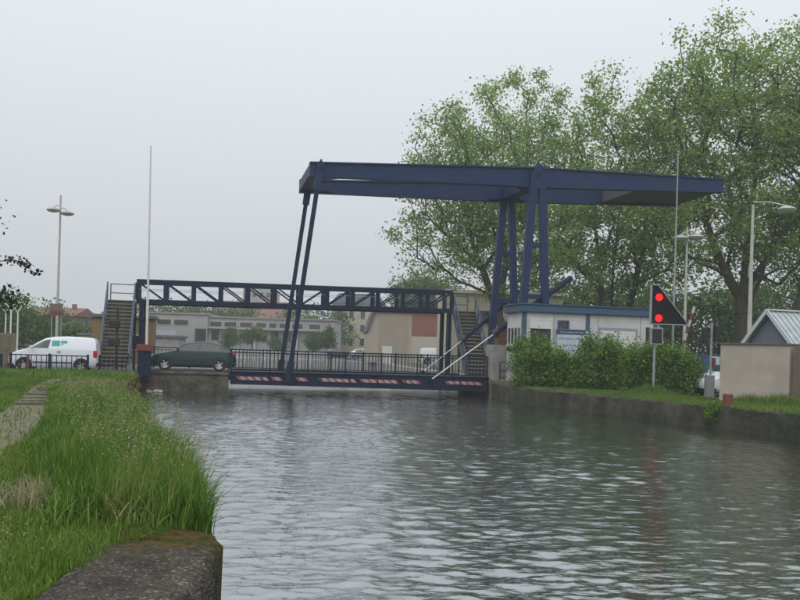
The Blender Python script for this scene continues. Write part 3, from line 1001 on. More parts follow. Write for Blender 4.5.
def vehicle(name, label, spec, paint, loc, rz, group=None, extra=None):
    root = thing(name, label, 'van' if spec is VAN else 'car', loc, rz, group)
    st = spec['st']
    belt, tp = spec['belt'], spec['taper']

    def at(x):
        for s0, s1 in zip(st[:-1], st[1:]):
            if s1[0] <= x <= s0[0]:
                t = (s0[0] - x) / (s0[0] - s1[0])
                return [s0[i] + (s1[i] - s0[i]) * t for i in range(1, 4)]
        return list(st[0][1:] if x > st[0][0] else st[-1][1:])

    def roofw(x):
        zl, zt, w = at(x)
        return w - max(0, tp * (zt - belt) / 0.5) * (1 if zt > belt else 0) if zt > belt else w * 0.93

    def side_y(x, z):
        zl, zt, w = at(x)
        if z <= belt or zt <= belt:
            return w * 0.985
        t = (z - belt) / max(zt - 0.05 - belt, 0.05)
        return w * 0.985 + (roofw(x) - w * 0.985) * min(t, 1)
    xs = []
    for s0, s1 in zip(st[:-1], st[1:]):
        k = 3 if s0[0] - s1[0] > .25 else 2
        xs += [s0[0] + (s1[0] - s0[0]) * i / k for i in range(k)]
    xs.append(st[-1][0])
    vs, fs = [], []
    NR = 16
    for x in xs:
        zl, zt, w = at(x)
        bz = min(belt, zt - 0.05)
        rw = roofw(x)
        half = [(w * .90, zl), (w * .985, zl + .10), (w, zl + (bz - zl) * .5), (w * .985, bz - .02), (w * .982, bz), (rw, zt - .05 if zt > belt + .1 else bz + (zt - bz) * .4), (rw * .86, zt - .006), (rw * .4, zt + .008)]
        ring = [(x, y, z) for y, z in half] + [(x, -y, z) for y, z in reversed(half)]
        vs += ring
    for i in range(len(xs) - 1):
        for j in range(NR):
            a, b = i * NR + j, i * NR + (j + 1) % NR
            fs.append((a, b, b + NR, a + NR))
    fs += [tuple(range(NR)), tuple((len(xs) - 1) * NR + j for j in reversed(range(NR)))]
    body = MB().add(vs, fs).build('body', paint, root, smooth=True)
    # side windows
    for s in (1, -1):
        for win in spec['side']:
            wv, wf = [], []
            for x in win:
                zt = at(x)[1]
                zb, zu = belt + .035, max(belt + .09, zt - .10)
                wv += [(x + 0.08, s * (side_y(x, zb) + .008), zb), (x, s * (side_y(x, zu) + .008), zu)]
            wf = [(2 * i, 2 * i + 2, 2 * i + 3, 2 * i + 1) for i in range(len(win) - 1)]
            MB().add(wv, wf).build('side_window', GLASS, root)
        MB().box((spec['ws'][0] - .22, s * .90, belt + .02) if s > 0 else (spec['ws'][0] - .22, s * .90 - .17, belt + .02),
                 (spec['ws'][0] - .10, s * .90 + .17, belt + .15) if s > 0 else (spec['ws'][0] - .10, s * .90, belt + .15)).build('mirror', paint, root, bevel=0.03)
        hx = -.30
        MB().box((hx - .09, min(s * .875, s * .905), belt - .14), (hx + .09, max(s * .875, s * .905), belt - .11)).build('door_handle', BLACK, root)
        # sill and rubbing strip
        MB().box((-.92, min(s * .85, s * .896), .42), (.92, max(s * .85, s * .896), .47)).build('rubbing_strip', BLACK, root)
        # lamps
        zl, zt, w = at(spec['lx'])
        m = MB().box((spec['lx'] - .22, min(s * (w - .16), s * (w + .012)), spec['z_lamp'] - .07), (spec['lx'] + .035, max(s * (w - .16), s * (w + .012)), spec['z_lamp'] + .045))
        m.build('headlight', HEADL, root, bevel=0.03)
        zl, zt, w = at(spec['tx'] + .04)
        hh = .14 if spec is HATCH else .24
        m = MB().box((spec['tx'] - .045, min(s * (w - .12), s * (w + .012)), spec['z_tail'] - hh), (spec['tx'] + .14, max(s * (w - .12), s * (w + .012)), spec['z_tail'] + hh * .5))
        m.build('tail_light', TAIL, root, bevel=0.03)
    for pair, nm in ((spec['ws'], 'windscreen'), (spec['rw'], 'rear_window')):
        if pair is None:
            continue
        x0, x1 = pair
        n = 4
        wv = []
        sg = 1 if x0 > 0 else -1
        for i in range(n + 1):
            x = x0 + (x1 - x0) * (i / n * .9 + .05)
            zt = at(x)[1]
            rw = roofw(x) * .86
            for j in range(5):
                y = -rw + 2 * rw * j / 4
                wv.append((x + sg * .012, y, zt + .014 + (0.004 if j in (1, 2, 3) else 0)))
        wf = [(i * 5 + j, i * 5 + j + 1, (i + 1) * 5 + j + 1, (i + 1) * 5 + j) for i in range(n) for j in range(4)]
        MB().add(wv, wf).build(nm, GLASS, root, smooth=True)
    MB().box((1.75, -.80, .22), (2.11, .80, .36)).build('front_bumper', BLACK, root, bevel=0.05)
    MB().box((-2.14, -.80, .30), (-1.95, .80, .46)).build('rear_bumper', paint if spec is HATCH else BLACK, root, bevel=0.05)
    r = spec['r']
    tyre = MB().lathe([(r * .62, -.09), (r * .93, -.095), (r, -.06), (r, .06), (r * .93, .095), (r * .62, .09)], n=28).mesh('tyre', RUBBER, True)
    rimb = MB().lathe([(0.0, .055), (r * .25, .06), (r * .28, .03), (r * .6, .03), (r * .64, .085), (r * .64, -.08)], n=28)
    for k in range(5):
        t = 2 * math.pi * k / 5
        rimb.bar((r * .2 * math.cos(t), r * .2 * math.sin(t), .06), (r * .62 * math.cos(t), r * .62 * math.sin(t), .07), .05, .03)
    rim = rimb.mesh('rim', RIM, True)
    arch = MB().prism([(r * 1.20 * math.cos(t), r * 1.20 * math.sin(t)) for t in [math.pi * (j / 14) for j in range(-1, 16)]], -.15, .006).mesh('wheel_arch', BLACK)
    for x in spec['wheels']:
        for s in (1, -1):
            w = at(x)[2]
            wh = link('wheel', None, root, (x, s * (w - .04), r), (R(-90 if s > 0 else 90), 0, 0))
            link('tyre', tyre, wh)
            link('rim', rim, wh)
            ao = link('wheel_arch', arch, root, (x, s * (w + .0), r), (R(90), 0, 0 if s < 0 else R(180)))
    if extra:
        extra(root, side_y)
    return root


vehicle('hatchback_car', 'dark green hatchback car driving on the bridge pier', HATCH, GREENCAR, B(-5.22, 1.35, 0.958), PSI + math.pi, 'passing vehicles on the bridge road')


def van_logo(root, side_y):
    m = MB().add([(.05, side_y(.05, 1.25) + .011, 1.25), (-.32, side_y(-.32, 1.25) + .011, 1.25), (-.32, side_y(-.32, 1.52) + .011, 1.52), (.05, side_y(.05, 1.52) + .011, 1.52)], [(0, 1, 2, 3)])
    m.add([(-.36, side_y(-.36, 1.40) + .011, 1.40), (-.66, side_y(-.66, 1.40) + .011, 1.40), (-.66, side_y(-.66, 1.52) + .011, 1.52), (-.36, side_y(-.36, 1.52) + .011, 1.52)], [(0, 1, 2, 3)])
    m.add([(-.36, side_y(-.36, 1.30) + .011, 1.33), (-.50, side_y(-.5, 1.33) + .011, 1.33), (-.50, side_y(-.5, 1.38) + .011, 1.37), (-.36, side_y(-.36, 1.37) + .011, 1.37)], [(0, 1, 2, 3)])
    m.build('logo', TEAL, root)


vehicle('delivery_van', 'white delivery van with a teal logo on its side, left of the stairs', VAN, WHITECAR, B(-11.95, 3.0, 0.735), PSI + math.pi, 'passing vehicles on the bridge road', van_logo)
vehicle('parked_car', 'white car parked between the hedge and the beige wall', HATCH, WHITECAR, (14.9, 37.4, GZ + 0.01), R(200))
vehicle('parked_car', 'silver car parked behind the white one, beyond the hedge end', HATCH, SILVERCAR, (16.6, 41.0, GZ + 0.01), R(195))
vehicle('parked_car', 'dark far parked car on the basin quay, left one', HATCH, mat('charcoal_car_paint', (0.03, 0.032, 0.036), 0.3), (-8.2, 113.2, 1.0), R(5), 'cars parked on the far quay')
vehicle('parked_car', 'pale far parked car on the basin quay, right of the dark one', HATCH, SILVERCAR, (-4.6, 112.2, 1.0), R(4), 'cars parked on the far quay')
vehicle('parked_van', 'small white van parked below the red panel of the gable building', VAN, WHITECAR, (4.2, 91.0, 1.0), R(5))

# ------------------------------------------------------------------ CONTROL CABIN
cabr = R(12)
cab = thing('control_cabin', 'low cream control cabin with a blue flat roof edge behind the hedge', 'cabin', (6.05, 42.0, 0), cabr)
CL, CD = 7.35, 2.35
MB().box((0, 0, 0.5), (CL, CD, 4.36)).build('wall', CREAM, cab)
MB().box((-0.16, -0.16, 4.362), (CL + 0.16, CD + 0.16, 4.74)).build('roof_fascia', ROOFBL, cab, bevel=0.04)
MB().box((-0.22, -0.22, 4.742), (CL + 0.22, CD + 0.22, 4.80)).build('roof_edge', ROOFBL, cab)
MB().box((-0.03, -0.03, 0.5), (0.16, 0.16, 4.36)).build('corner_post', ROOFBL, cab)
for x in (1.62, 3.3, 3.98, 6.3):
    MB().box((x - 0.02, -0.012, 0.6), (x + 0.02, 0.0, 4.35)).build('panel_joint', mat('joint_grey', (0.30, 0.30, 0.28), 0.7), cab)


def window(parent, x0, x1, z0, z1, face='front', frame=SHUT, bars=0, shutter=0.0):
    e = link('window', None, parent)
    if face == 'front':
        P = lambda x, y, z: (x, -y, z)
    else:
        P = lambda x, y, z: (-y, x, z)

    def bx(nm, u0, u1, y0, y1, w0, w1, m):
        p, q = P(u0, y0, w0), P(u1, y1, w1)
        return MB().box([min(a, b) for a, b in zip(p, q)], [max(a, b) for a, b in zip(p, q)]).build(nm, m, e)
    t = 0.06
    bx('pane', x0 + t, x1 - t, 0.004, 0.02, z0 + t, z1 - t, GLASS)
    bx('frame', x0, x0 + t, 0.002, 0.06, z0, z1, frame)
    bx('frame', x1 - t, x1, 0.002, 0.06, z0, z1, frame)
    bx('frame', x0 + t, x1 - t, 0.002, 0.06, z1 - t, z1, frame)
    bx('sill', x0 - 0.05, x1 + 0.05, 0.002, 0.10, z0 - 0.05, z0, frame)
    for k in range(bars):
        x = x0 + (x1 - x0) * (k + 1) / (bars + 1)
        bx('mullion', x - 0.03, x + 0.03, 0.021, 0.055, z0 + t, z1 - t, frame)
    if shutter > 0:
        bx('shutter', x0 + t, x1 - t, 0.022, 0.05, z1 - t - shutter, z1 - t, SHUT)
    return e


window(cab, 0.30, 1.50, 2.75, 4.05, shutter=0.42)
window(cab, 1.80, 2.40, 3.55, 4.02, frame=ROOFBL, bars=0)
window(cab, 0.20, CD - 0.15, 2.75, 4.0, 'left', bars=3, shutter=0.35)
window(cab, 6.5, 7.0, 2.75, 3.9)
MB().box((3.32, -0.02, 3.55), (3.52, -0.001, 4.36)).build('blue_strip', ROOFBL, cab)
for k in range(9):
    MB().box((-0.09, 0.2 + k * 0.22, 2.42), (-0.001, 0.32 + k * 0.22, 2.62)).build('vent_slot', BLACK, cab)
MB().box((-0.05, 0.17, 1.45), (-0.001, CD, 1.62)).build('side_strip', mat('strip_grey', (0.22, 0.22, 0.21), 0.7), cab)
dr = link('door', None, cab)
for x0, x1 in ((4.10, 5.02), (5.10, 6.02)):
    MB().box((x0, -0.035, 1.0), (x1, -0.001, 3.62)).build('leaf', SHUT, dr)
for x0, x1, z0, z1 in ((4.0, 4.10, 1.0, 3.74), (5.02, 5.10, 1.0, 3.62), (6.02, 6.12, 1.0, 3.74), (4.10, 6.02, 3.62, 3.74)):
    MB().box((x0, -0.05, z0), (x1, -0.0015, z1)).build('door_frame', mat('door_frame_grey', (0.25, 0.28, 0.33), 0.6), dr)
MB().box((4.38, -0.045, 3.18), (4.82, -0.036, 3.46)).build('notice', mat('notice_paper', (0.42, 0.44, 0.36), 0.8), dr)
# notice board standing against the cabin
sg = thing('notice_board', 'pale blue notice board with a navy banner fixed to the cabin front', 'sign', Vector((6.05, 42.0, 0)) + Matrix.Rotation(cabr, 3, 'Z') @ Vector((2.62, -0.10, 0)), cabr)
MB().box((-0.88, -0.03, 1.7), (0.88, 0.03, 3.32)).build('board', SIGNW, sg)
MB().box((-0.90, -0.045, 3.322), (0.90, 0.035, 3.58)).build('banner', SIGNB, sg, bevel=0.015)
LET = mat('lettering_navy', (0.03, 0.05, 0.10), 0.6)
LETW = mat('lettering_white', (0.5, 0.55, 0.6), 0.6)
for body, size, z, m, x in (('Voies navigables de France', 0.115, 3.405, LETW, -0.12), ('PONT LEVIS DE MALZEVILLE', 0.125, 3.07, LET, 0), ('Subd. de Navigation', 0.145, 2.74, LET, 0.02), ("Port d'embarquement", 0.135, 2.50, LET, 0.02), ('54000 Secteur de Nancy', 0.125, 2.27, LET, 0.02)):
    o = link('lettering', text_mesh(body, size, m), sg, (x, -0.047 if m is LETW else -0.033, z), (R(90), 0, 0))
MB().tube([(0.70, -0.052, 3.45), (0.70, -0.046, 3.45)], 0.085, 16).build('emblem', LETW, sg)
# ------------------------------------------------------------------ NAVIGATION SIGNAL
ns = thing('navigation_signal', 'black triangular signal with two lit red lamps on a grey pole', 'signal', (10.50, 35.5, GZ), R(6))
MB().tube([(0.12, 0, -0.1), (0.12, 0, 4.5)], 0.055, 12).build('pole', GALV, ns, smooth=True)
tri = [(-0.10, 2.98), (1.42, 2.98), (1.36, 3.12), (0.12, 4.60), (-0.10, 4.60)]
MB().prism(tri, -0.20, -0.07, 'y').build('backboard', mat('signal_black', (0.006, 0.006, 0.007), 0.6, spec=0.2), ns)
rimm = mat('signal_rim_grey', (0.30, 0.31, 0.33), 0.5)
for p, q in zip(tri, tri[1:] + tri[:1]):
    MB().bar((p[0], -0.145, p[1]), (q[0], -0.145, q[1]), 0.19, 0.035).build('edge_trim', rimm, ns)
for z in (4.10, 3.23):
    e = link('lamp', None, ns, (0.17, -0.205, z))
    MB().tube([(0, 0, 0), (0, -0.03, 0)], 0.155, 24).build('lens', REDGLOW, e)
    h = MB()
    for k in range(12):
        t0, t1 = math.pi * k / 12, math.pi * (k + 1) / 12
        h.add([(0.20 * math.cos(t0), 0, 0.20 * math.sin(t0)), (0.20 * math.cos(t1), 0, 0.20 * math.sin(t1)), (0.20 * math.cos(t1), -0.16, 0.20 * math.sin(t1)), (0.20 * math.cos(t0), -0.16, 0.20 * math.sin(t0))], [(0, 1, 2, 3)])
    h.build('hood', BLACK, e)
MB().box((-0.12, -0.16, 2.12), (0.42, 0.02, 2.84)).build('housing', GALV, ns, bevel=0.02)
MB().box((-0.06, -0.168, 2.18), (0.36, -0.161, 2.78)).build('dark_screen', BLACK, ns)
for x in (0.02, 0.14, 0.26):
    MB().box((x, -0.1, 2.842), (x + 0.05, -0.02, 2.96)).build('bracket', GALV, ns)

# ------------------------------------------------------------------ RIGHT BANK FURNITURE
blk = thing('wall_block', 'plain beige rendered wall block with a thin dark capping near the right edge', 'wall', (11.75, 31.2, 0), 0)
c0, c1 = Vector((0, 0)), Vector((1.75, -1.75))
d2 = Vector((2.4, 2.1))
quad = [c0, c1, c1 + d2, c0 + d2]
MB().prism([(p.x, p.y) for p in quad], GZ - 0.2, 2.84).build('wall', RENDER, blk, bevel=0.02)
cen = sum(quad, Vector((0, 0))) / 4
MB().prism([tuple(cen + (p - cen) * 1.035) for p in quad], 2.843, 2.90).build('capping', mat('dark_capping', (0.12, 0.11, 0.10), 0.8), blk)
post2 = tag(MB().prism([(0, 0), (0.24, -0.24), (0.5, 0.02), (0.26, 0.26)], GZ - 0.2, 2.82).build('gate_pier', mat('brown_pier', (0.17, 0.13, 0.10), 0.9, c2=(0.12, 0.09, 0.07), scale=2)), 'dark brown pier adjoining the near end of the beige wall block', 'pier')
post2.location = (13.62, 29.35, 0)

shed = thing('shed', 'small shed with a pale corrugated metal gable roof behind the beige wall', 'shed', (15.85, 34.2, 0), R(20))
MB().box((0.08, 0.12, 0.5), (6, 2.68, 3.0)).build('wall', RENDER, shed)
MB().prism([(0.12, 3.0), (2.68, 3.0), (1.4, 4.25)], 0.1, 6, 'x').build('gable', mat('gable_grey_blue', (0.13, 0.15, 0.18), 0.8), shed)
for s in (0, 1):
    y0 = -0.12 if s == 0 else 2.92
    rf = MB()
    yr = 1.4
    n = Vector((0, -(4.4 - 2.86), (yr - y0) * (1 if s == 0 else 1))).normalized() * 0.04
    rf.add([(-0.12, y0, 2.86), (6.1, y0, 2.86), (6.1, yr, 4.40), (-0.12, yr, 4.40), (-0.12, y0, 2.81), (6.1, y0, 2.81), (6.1, yr, 4.35), (-0.12, yr, 4.35)], [(0, 1, 2, 3), (7, 6, 5, 4), (0, 4, 5, 1), (1, 5, 6, 2), (2, 6, 7, 3), (3, 7, 4, 0)])
    ro = rf.build('roof_slope', METALR, shed)
    rib = MB().bar((0, y0, 2.875), (0, yr, 4.415), 0.05, 0.05, up=(1, 0, 0)).mesh('rib', METALR)
    for k in range(21):
        link('rib', rib, ro, (0.05 + k * 0.29, 0, 0))
MB().bar((-0.14, 1.4, 4.43), (6.12, 1.4, 4.43), 0.22, 0.06).build('ridge_cap', mat('pale_ridge', (0.55, 0.58, 0.57), 0.5), shed)
for y0 in (-0.12, 2.92):
    MB().bar((-0.14, y0, 2.84), (-0.14, 1.4, 4.38), 0.06, 0.16).build('verge_board', mat('pale_verge', (0.5, 0.54, 0.54), 0.5), shed)

rb = tag(MB().prism([(-.13, -.1), (.13, -.1), (.15, .1), (-.15, .1)], 0, 0.5).build('mooring_post', RUST, bevel=0.02), 'short rusty mooring post on the edge of the right quay', 'bollard')
rb.location = (10.75, 27.75, GZ - 0.05)

# grey utility post, cabinet and signal back
u = thing('signal_post', 'grey traffic signal post with black heads turned away beside the beige wall', 'signal', (12.95, 35.4, GZ), R(10))
MB().tube([(0, 0, -0.05), (0, 0, 3.1)], 0.05, 10).build('post', GALV, u)
MB().box((-0.42, -0.1, 2.25), (-0.18, 0.12, 2.9)).build('signal_head', BLACK, u, bevel=0.04)
MB().box((0.10, -0.1, 2.35), (0.34, 0.12, 3.0)).build('signal_head', BLACK, u, bevel=0.04)
MB().bar((-0.4, 0, 2.5), (0.3, 0, 2.6), 0.05, 0.05).build('arm', BLACK, u)
MB().box((0.06, -0.08, 1.25), (0.18, 0.06, 1.65)).build('red_panel', REDP, u)
k = tag(MB().box((-0.17, -0.14, 0), (0.17, 0.14, 0.95)).build('utility_cabinet', GALV, bevel=0.02), 'small grey utility cabinet at the foot of the signal post by the hedge', 'cabinet')
k.location = (12.72, 34.85, GZ - 0.01)
sk = thing('container', 'blue steel container seen past the right end of the hedge', 'container', (18.6, 52, GZ), R(8))
MB().box((0, 0, 0.02), (2.6, 2, 1.9)).build('body', mat('container_blue', (0.025, 0.07, 0.19), 0.5, c2=(0.03, 0.07, 0.15), scale=2), sk)
for q in range(8):
    MB().box((0.1 + q * 0.32, -0.04, 0.1), (0.22 + q * 0.32, -0.001, 1.8)).build('rib', MATS['container_blue'], sk)
MB().box((0.5, -0.05, 1.3), (1.0, -0.041, 1.8)).build('panel', SIGNW, sk)
# red and white barrier boom, half raised
b2 = thing('striped_barrier', 'red and white striped barrier boom standing tilted behind the hedge', 'barrier', (14.15, 43.0, GZ), R(10))
MB().box((-0.25, -0.2, -0.02), (0.2, 0.25, 1.2)).build('cabinet', CREAM, b2, bevel=0.02)
N = 9
for q in range(N):
    p0, p1 = Vector((-0.15, 0, 1.15)), Vector((0.72, 0, 4.25))
    a, c = p0.lerp(p1, q / N), p0.lerp(p1, (q + 1) / N)
    MB().bar(a, c, 0.09, 0.11, up=(0, 1, 0)).build('boom_segment', REDP if q % 2 else POLE, b2)
fp = thing('flagpole', 'thin pale flagpole rising above the end of the balance beam', 'pole', (14.25, 44.5, GZ), 0)
MB().tube([(0, 0, -0.05), (0.0, 0, 12.35)], [0.07, 0.03], 10).build('shaft', GALV, fp, smooth=True)
MB().lathe([(0.0, 0.07), (0.05, 0.05), (0.06, 0), (0.04, -0.05), (0, -0.06)], (0, 0, 12.4), 10).build('ball', GALV, fp)

# ------------------------------------------------------------------ LAMP POSTS
LAMPH = mat('lamp_shade_grey', (0.40, 0.41, 0.39), 0.5, c2=(0.33, 0.33, 0.31), scale=3)
LAMPG = mat('lamp_diffuser', (0.55, 0.55, 0.50), 0.4)


def lamp_post(label, loc, top, heads, rz=0, r=0.11):
    e = thing('street_lamp', label, 'street lamp', loc, rz, 'disc headed street lamps')
    MB().tube([(0, 0, -0.05), (0, 0, 3), (0, 0, top)], [r, r * .85, r * .5], 12).build('pole', POLE, e, smooth=True)
    for x, y, z in heads:
        h = link('lamp_head', None, e, (x, y, z))
        MB().lathe([(0.06, 0.20), (0.22, 0.15), (0.42, 0.05), (0.46, 0.0), (0.43, -0.03)], n=20).build('shade', LAMPH, h, smooth=True)
        MB().lathe([(0.43, -0.03), (0.36, -0.10), (0.18, -0.15), (0.0, -0.16)], n=20).build('diffuser', LAMPG, h, smooth=True)
        MB().tube([(-x, -y, 0.32), (-x * .5, -y * .5, 0.34), (0, 0, 0.17)], 0.035, 8).build('arm', POLE, e).location = (x, y, z)
    return e


lamp_post('tall double headed street lamp rising behind the white van', (-23.45, 58, GZ), 11.5, [(-0.40, -0.2, 10.45), (0.40, 0.2, 10.3)])
lamp_post('street lamp in front of the big plane trunk, one arm to the right', (17.22, 42, GZ), 9.3, [(1.62, -0.1, 9.1)], r=0.13)
lamp_post('double headed street lamp under the tail of the balance beam', (15.45, 46.3, GZ), 8.75, [(-0.36, 0, 8.15), (0.5, 0.1, 8.25)], r=0.10)
for (x, y, t, s), lb in zip(((-30.9, 66.5, 4.2, 1), (-28.9, 63, 4.15, -1), (-26.8, 59.5, 4.0, 1)), ('farthest small white street lamp at the left edge', 'middle one of three small white street lamps at the left edge', 'right one of three small white street lamps at the left edge')):
    e = thing('street_lamp', lb, 'street lamp', (x, y, GZ), 0, 'small lamps at the left edge')
    MB().tube([(0, 0, -0.05), (0, 0, t - 0.5), (0.3 * s, 0, t), (1.1 * s, 0, t + 0.25)], [0.065, 0.055, 0.04, 0.03], 8).build('pole', WHITE, e, smooth=True)
    MB().box((min(0.85 * s, 1.3 * s), -0.1, t + 0.22), (max(0.85 * s, 1.3 * s), 0.1, t + 0.3)).build('lamp_head', WHITE, e, bevel=0.05)
    MB().tube([(0, 0, t - 0.6), (-0.3 * s, 0, t - 0.15), (-0.5 * s, 0, t)], 0.025, 8).build('arm', WHITE, e)
# roadside sign board by the lamp, and its post
rs = thing('road_sign', 'brownish rectangular road sign high above the van roof', 'sign', (-20.3, 50, GZ), 0)
for x in (-0.25, 0.3):
    MB().tube([(x, 0.06, -0.05), (x, 0.06, 3.75)], 0.04, 8).build('post', GALV, rs)
MB().box((-0.38, -0.02, 3.02), (0.40, 0.02, 3.72)).build('board', mat('sign_brown', (0.16, 0.12, 0.11), 0.7), rs)
MB().box((-0.32, -0.03, 3.08), (0.34, -0.021, 3.32)).build('red_band', REDP, rs)
lw = tag(MB().box((0, 0, 0), (1.1, 0.5, 1.9)).build('stone_post', STONE, bevel=0.03), 'squat brown stone gatepost at the left edge of the picture', 'gatepost')
lw.location = (-20.3, 42.0, GZ - 0.05)
# ------------------------------------------------------------------ BACKGROUND BUILDINGS
def bwin(parent, x0, x1, z0, z1, y=0.0, frame=GREYF):
    e = MB().box((x0, y - 0.08, z0), (x1, y - 0.002, z1)).build('window', frame, parent)
    MB().box((x0 + 0.08, y - 0.10, z0 + 0.08), (x1 - 0.08, y - 0.081, z1 - 0.08)).build('pane', GLASS, e)
    return e


PFR = mat('pale_window_frame', (0.40, 0.40, 0.38), 0.7)
gb = thing('long_building', 'long low grey building with window bands beyond the basin', 'building', (0, 125, 1.85), 0)
MB().box((-38.5, 0, -0.9), (-28.42, 12, 4.95)).build('wall', GREYF, gb)
MB().box((-28.4, 0.6, -0.9), (-9.6, 12, 4.6)).build('wall', GREYF, gb)
MB().box((-38.7, -0.2, 4.952), (-28.3, 12.2, 5.2)).build('parapet', mat('parapet_grey', (0.24, 0.235, 0.225), 0.9), gb)
MB().box((-28.28, 0.4, 4.602), (-9.4, 12.2, 4.85)).build('parapet', MATS['parapet_grey'], gb)
for x0, x1 in ((-38.2, -36.3), (-35.9, -33.7), (-33.4, -31.2)):
    bwin(gb, x0, x1, 3.3, 4.2, 0, PFR)
for x0, x1 in ((-28.2, -26.4), (-26.1, -24.2), (-23.8, -21.9), (-21.4, -19.8), (-19.5, -18.3), (-18.0, -16.3), (-16.1, -14.4), (-13.6, -11.8)):
    bwin(gb, x0, x1, 3.25, 4.1, 0.6, PFR)
for x0, x1 in ((-28.0, -26.7), (-25.6, -24.2), (-21.2, -19.6), (-19.2, -17.9), (-17.5, -16.0), (-13.0, -11.4)):
    bwin(gb, x0, x1, 1.2, 2.9, 0.6, PFR)
MB().box((-36.4, -0.08, 0.05), (-33.0, -0.002, 2.5)).build('garage_door', mat('pale_blue_door', (0.34, 0.38, 0.42), 0.7), gb)
MB().box((-30.2, -0.08, 0.05), (-28.6, -0.002, 2.9)).build('entrance', GLASS, gb)
for x in (-24.0, -21.6, -15.4):
    MB().box((x, 0.1, 0), (x + 0.3, 0.4, 3.0)).build('column', PFR, gb)
MB().box((-28.3, -0.3, 3.0), (-10, 0.6, 3.15)).build('canopy', PFR, gb)

ap = thing('apartment_building', 'beige apartment block behind the far quay, left of the gable building', 'building', (0, 150, 1.85), 0)
MB().box((-12.2, 0, -0.9), (-3.0, 10, 8.6)).build('wall', BEIGE, ap)
MB().prism([(-12.5, 8.6), (-2.7, 8.6), (-4.2, 10.4), (-11, 10.4)], -0.3, 10.3, 'y').build('roof', SLATE, ap)
for z in (1.2, 3.6, 6.0):
    for x in (-11.2, -9.2, -7.2, -5.2):
        bwin(ap, x, x + 0.9, z, z + 1.4, 0, PFR)

gbl = thing('gable_building', 'beige rendered building with a red brick panel beyond the truss', 'building', (0, 95, 1.85), R(4))
MB().prism([(-3.6, -0.9), (6.4, -0.9), (6.4, 4.75), (-3.0, 4.75), (-3.65, 2.7)], 0, 14, 'y').build('wall', BEIGE, gbl)
MB().prism([(-3.85, 2.55), (-3.62, 2.5), (-2.95, 4.76), (6.6, 4.76), (6.6, 4.98), (-3.12, 4.98)], -0.3, 14.2, 'y').build('roof', mat('dark_flat_roof', (0.09, 0.085, 0.08), 0.9), gbl)
MB().box((-2.45, -0.06, -0.9), (0.8, -0.002, 4.6)).build('panel', mat('beige_panel_dark', (0.36, 0.31, 0.25), 0.9, c2=(0.31, 0.27, 0.22), scale=0.6), gbl)
MB().box((1.25, -0.06, 2.2), (4.5, -0.002, 4.55)).build('brick_panel', REDBR, gbl)
for k in range(9):
    MB().box((1.24, -0.075, 2.35 + k * 0.25), (4.51, -0.061, 2.375 + k * 0.25)).build('mortar_course', mat('mortar', (0.30, 0.18, 0.14), 0.9), gbl)
MB().box((1.25, -0.06, -0.9), (4.5, -0.002, 2.15)).build('panel', mat('pale_panel', (0.46, 0.42, 0.36), 0.9), gbl)
MB().box((-2.0, -0.1, -0.9), (-0.9, -0.061, 0.95)).build('door', SHUT, gbl)

cb = thing('cream_building', 'plain cream building behind the right footbridge stairs', 'building', (0, 78, GZ), R(3))
MB().box((4.2, 0, -0.2), (15, 9, 7.1)).build('wall', mat('cream_wall', (0.50, 0.44, 0.35), 0.9, c2=(0.42, 0.37, 0.30), scale=0.5), cb)
MB().box((4.0, -0.2, 7.102), (15.2, 9.2, 7.4)).build('parapet', mat('cream_parapet', (0.55, 0.50, 0.42), 0.9), cb)
bwin(cb, 5.2, 6.2, 1.2, 2.6, 0, PFR)
bwin(cb, 7.2, 8.2, 4.2, 5.6, 0, PFR)
MB().box((8.9, -0.09, -0.1), (9.9, -0.002, 2.1)).build('door', GREYF, cb)
oc = thing('ochre_building', 'small ochre walled building behind the left stairs', 'building', B(-11.4, 12.5, GZ), PSI)
MB().box((0, 0, -0.1), (3.6, 3.5, 3.1)).build('wall', OCHRE, oc)
MB().box((-0.15, -0.15, 3.102), (3.75, 3.65, 3.28)).build('roof', SLATE, oc)
bwin(oc, 2.3, 3.1, 1.1, 2.1, 0, PFR)


def house(label, loc, w, d, h, roof_h, wallm, roofm, rz=0, wins=((0.2, 1.2), (0.6, 1.2)), axis='x'):
    e = thing('house', label, 'house', loc, rz)
    MB().box((0, 0, -0.2), (w, d, h)).build('wall', wallm, e)
    if axis == 'x':
        MB().prism([(-0.3, h + 0.003), (d + 0.3, h + 0.003), (d / 2, h + roof_h)], -0.3, w + 0.3, 'x').build('roof', roofm, e)
    else:
        MB().prism([(-0.3, h + 0.003), (w + 0.3, h + 0.003), (w / 2, h + roof_h)], -0.3, d + 0.3, 'y').build('roof', roofm, e)
    MB().box((w * 0.75, d * 0.4, h + roof_h * 0.4), (w * 0.75 + 0.5, d * 0.4 + 0.5, h + roof_h + 0.5)).build('chimney', BRICK, e)
    for fx, z in wins:
        bwin(e, w * fx, w * fx + 1.0, z, z + 1.3, 0, PFR)
    return e


house('dull brick house behind the lamp above the white van', (-48.5, 110, GZ), 6.0, 9, 4.9, 1.2, BRICK, ROOFR, 0, ((0.2, 1.0), (0.6, 1.0), (0.2, 3.2), (0.6, 3.2)))
house('low pale house with a slate roof right of the brick house', (-45.0, 116, GZ), 4.2, 7, 3.4, 2.0, GREYF, SLATE, 0, ((0.2, 0.9), (0.6, 0.9)))
house('pale house with a terracotta roof left of the stairs', (-46.0, 128, GZ), 5.2, 7, 4.2, 2.0, BEIGE, ROOFR, 0, ((0.2, 0.9), (0.6, 0.9)), 'y')
house('wide house with a terracotta roof above the long grey building', (-38, 170, 1.0), 15, 10, 7.3, 3.4, BEIGE, ROOFR, 0, ((0.1, 3.5), (0.35, 3.5), (0.6, 3.5), (0.85, 3.5)))
tw = thing('apartment_tower', 'tall grey apartment block in the haze above the footbridge', 'building', (-42, 225, 1.85), 0)
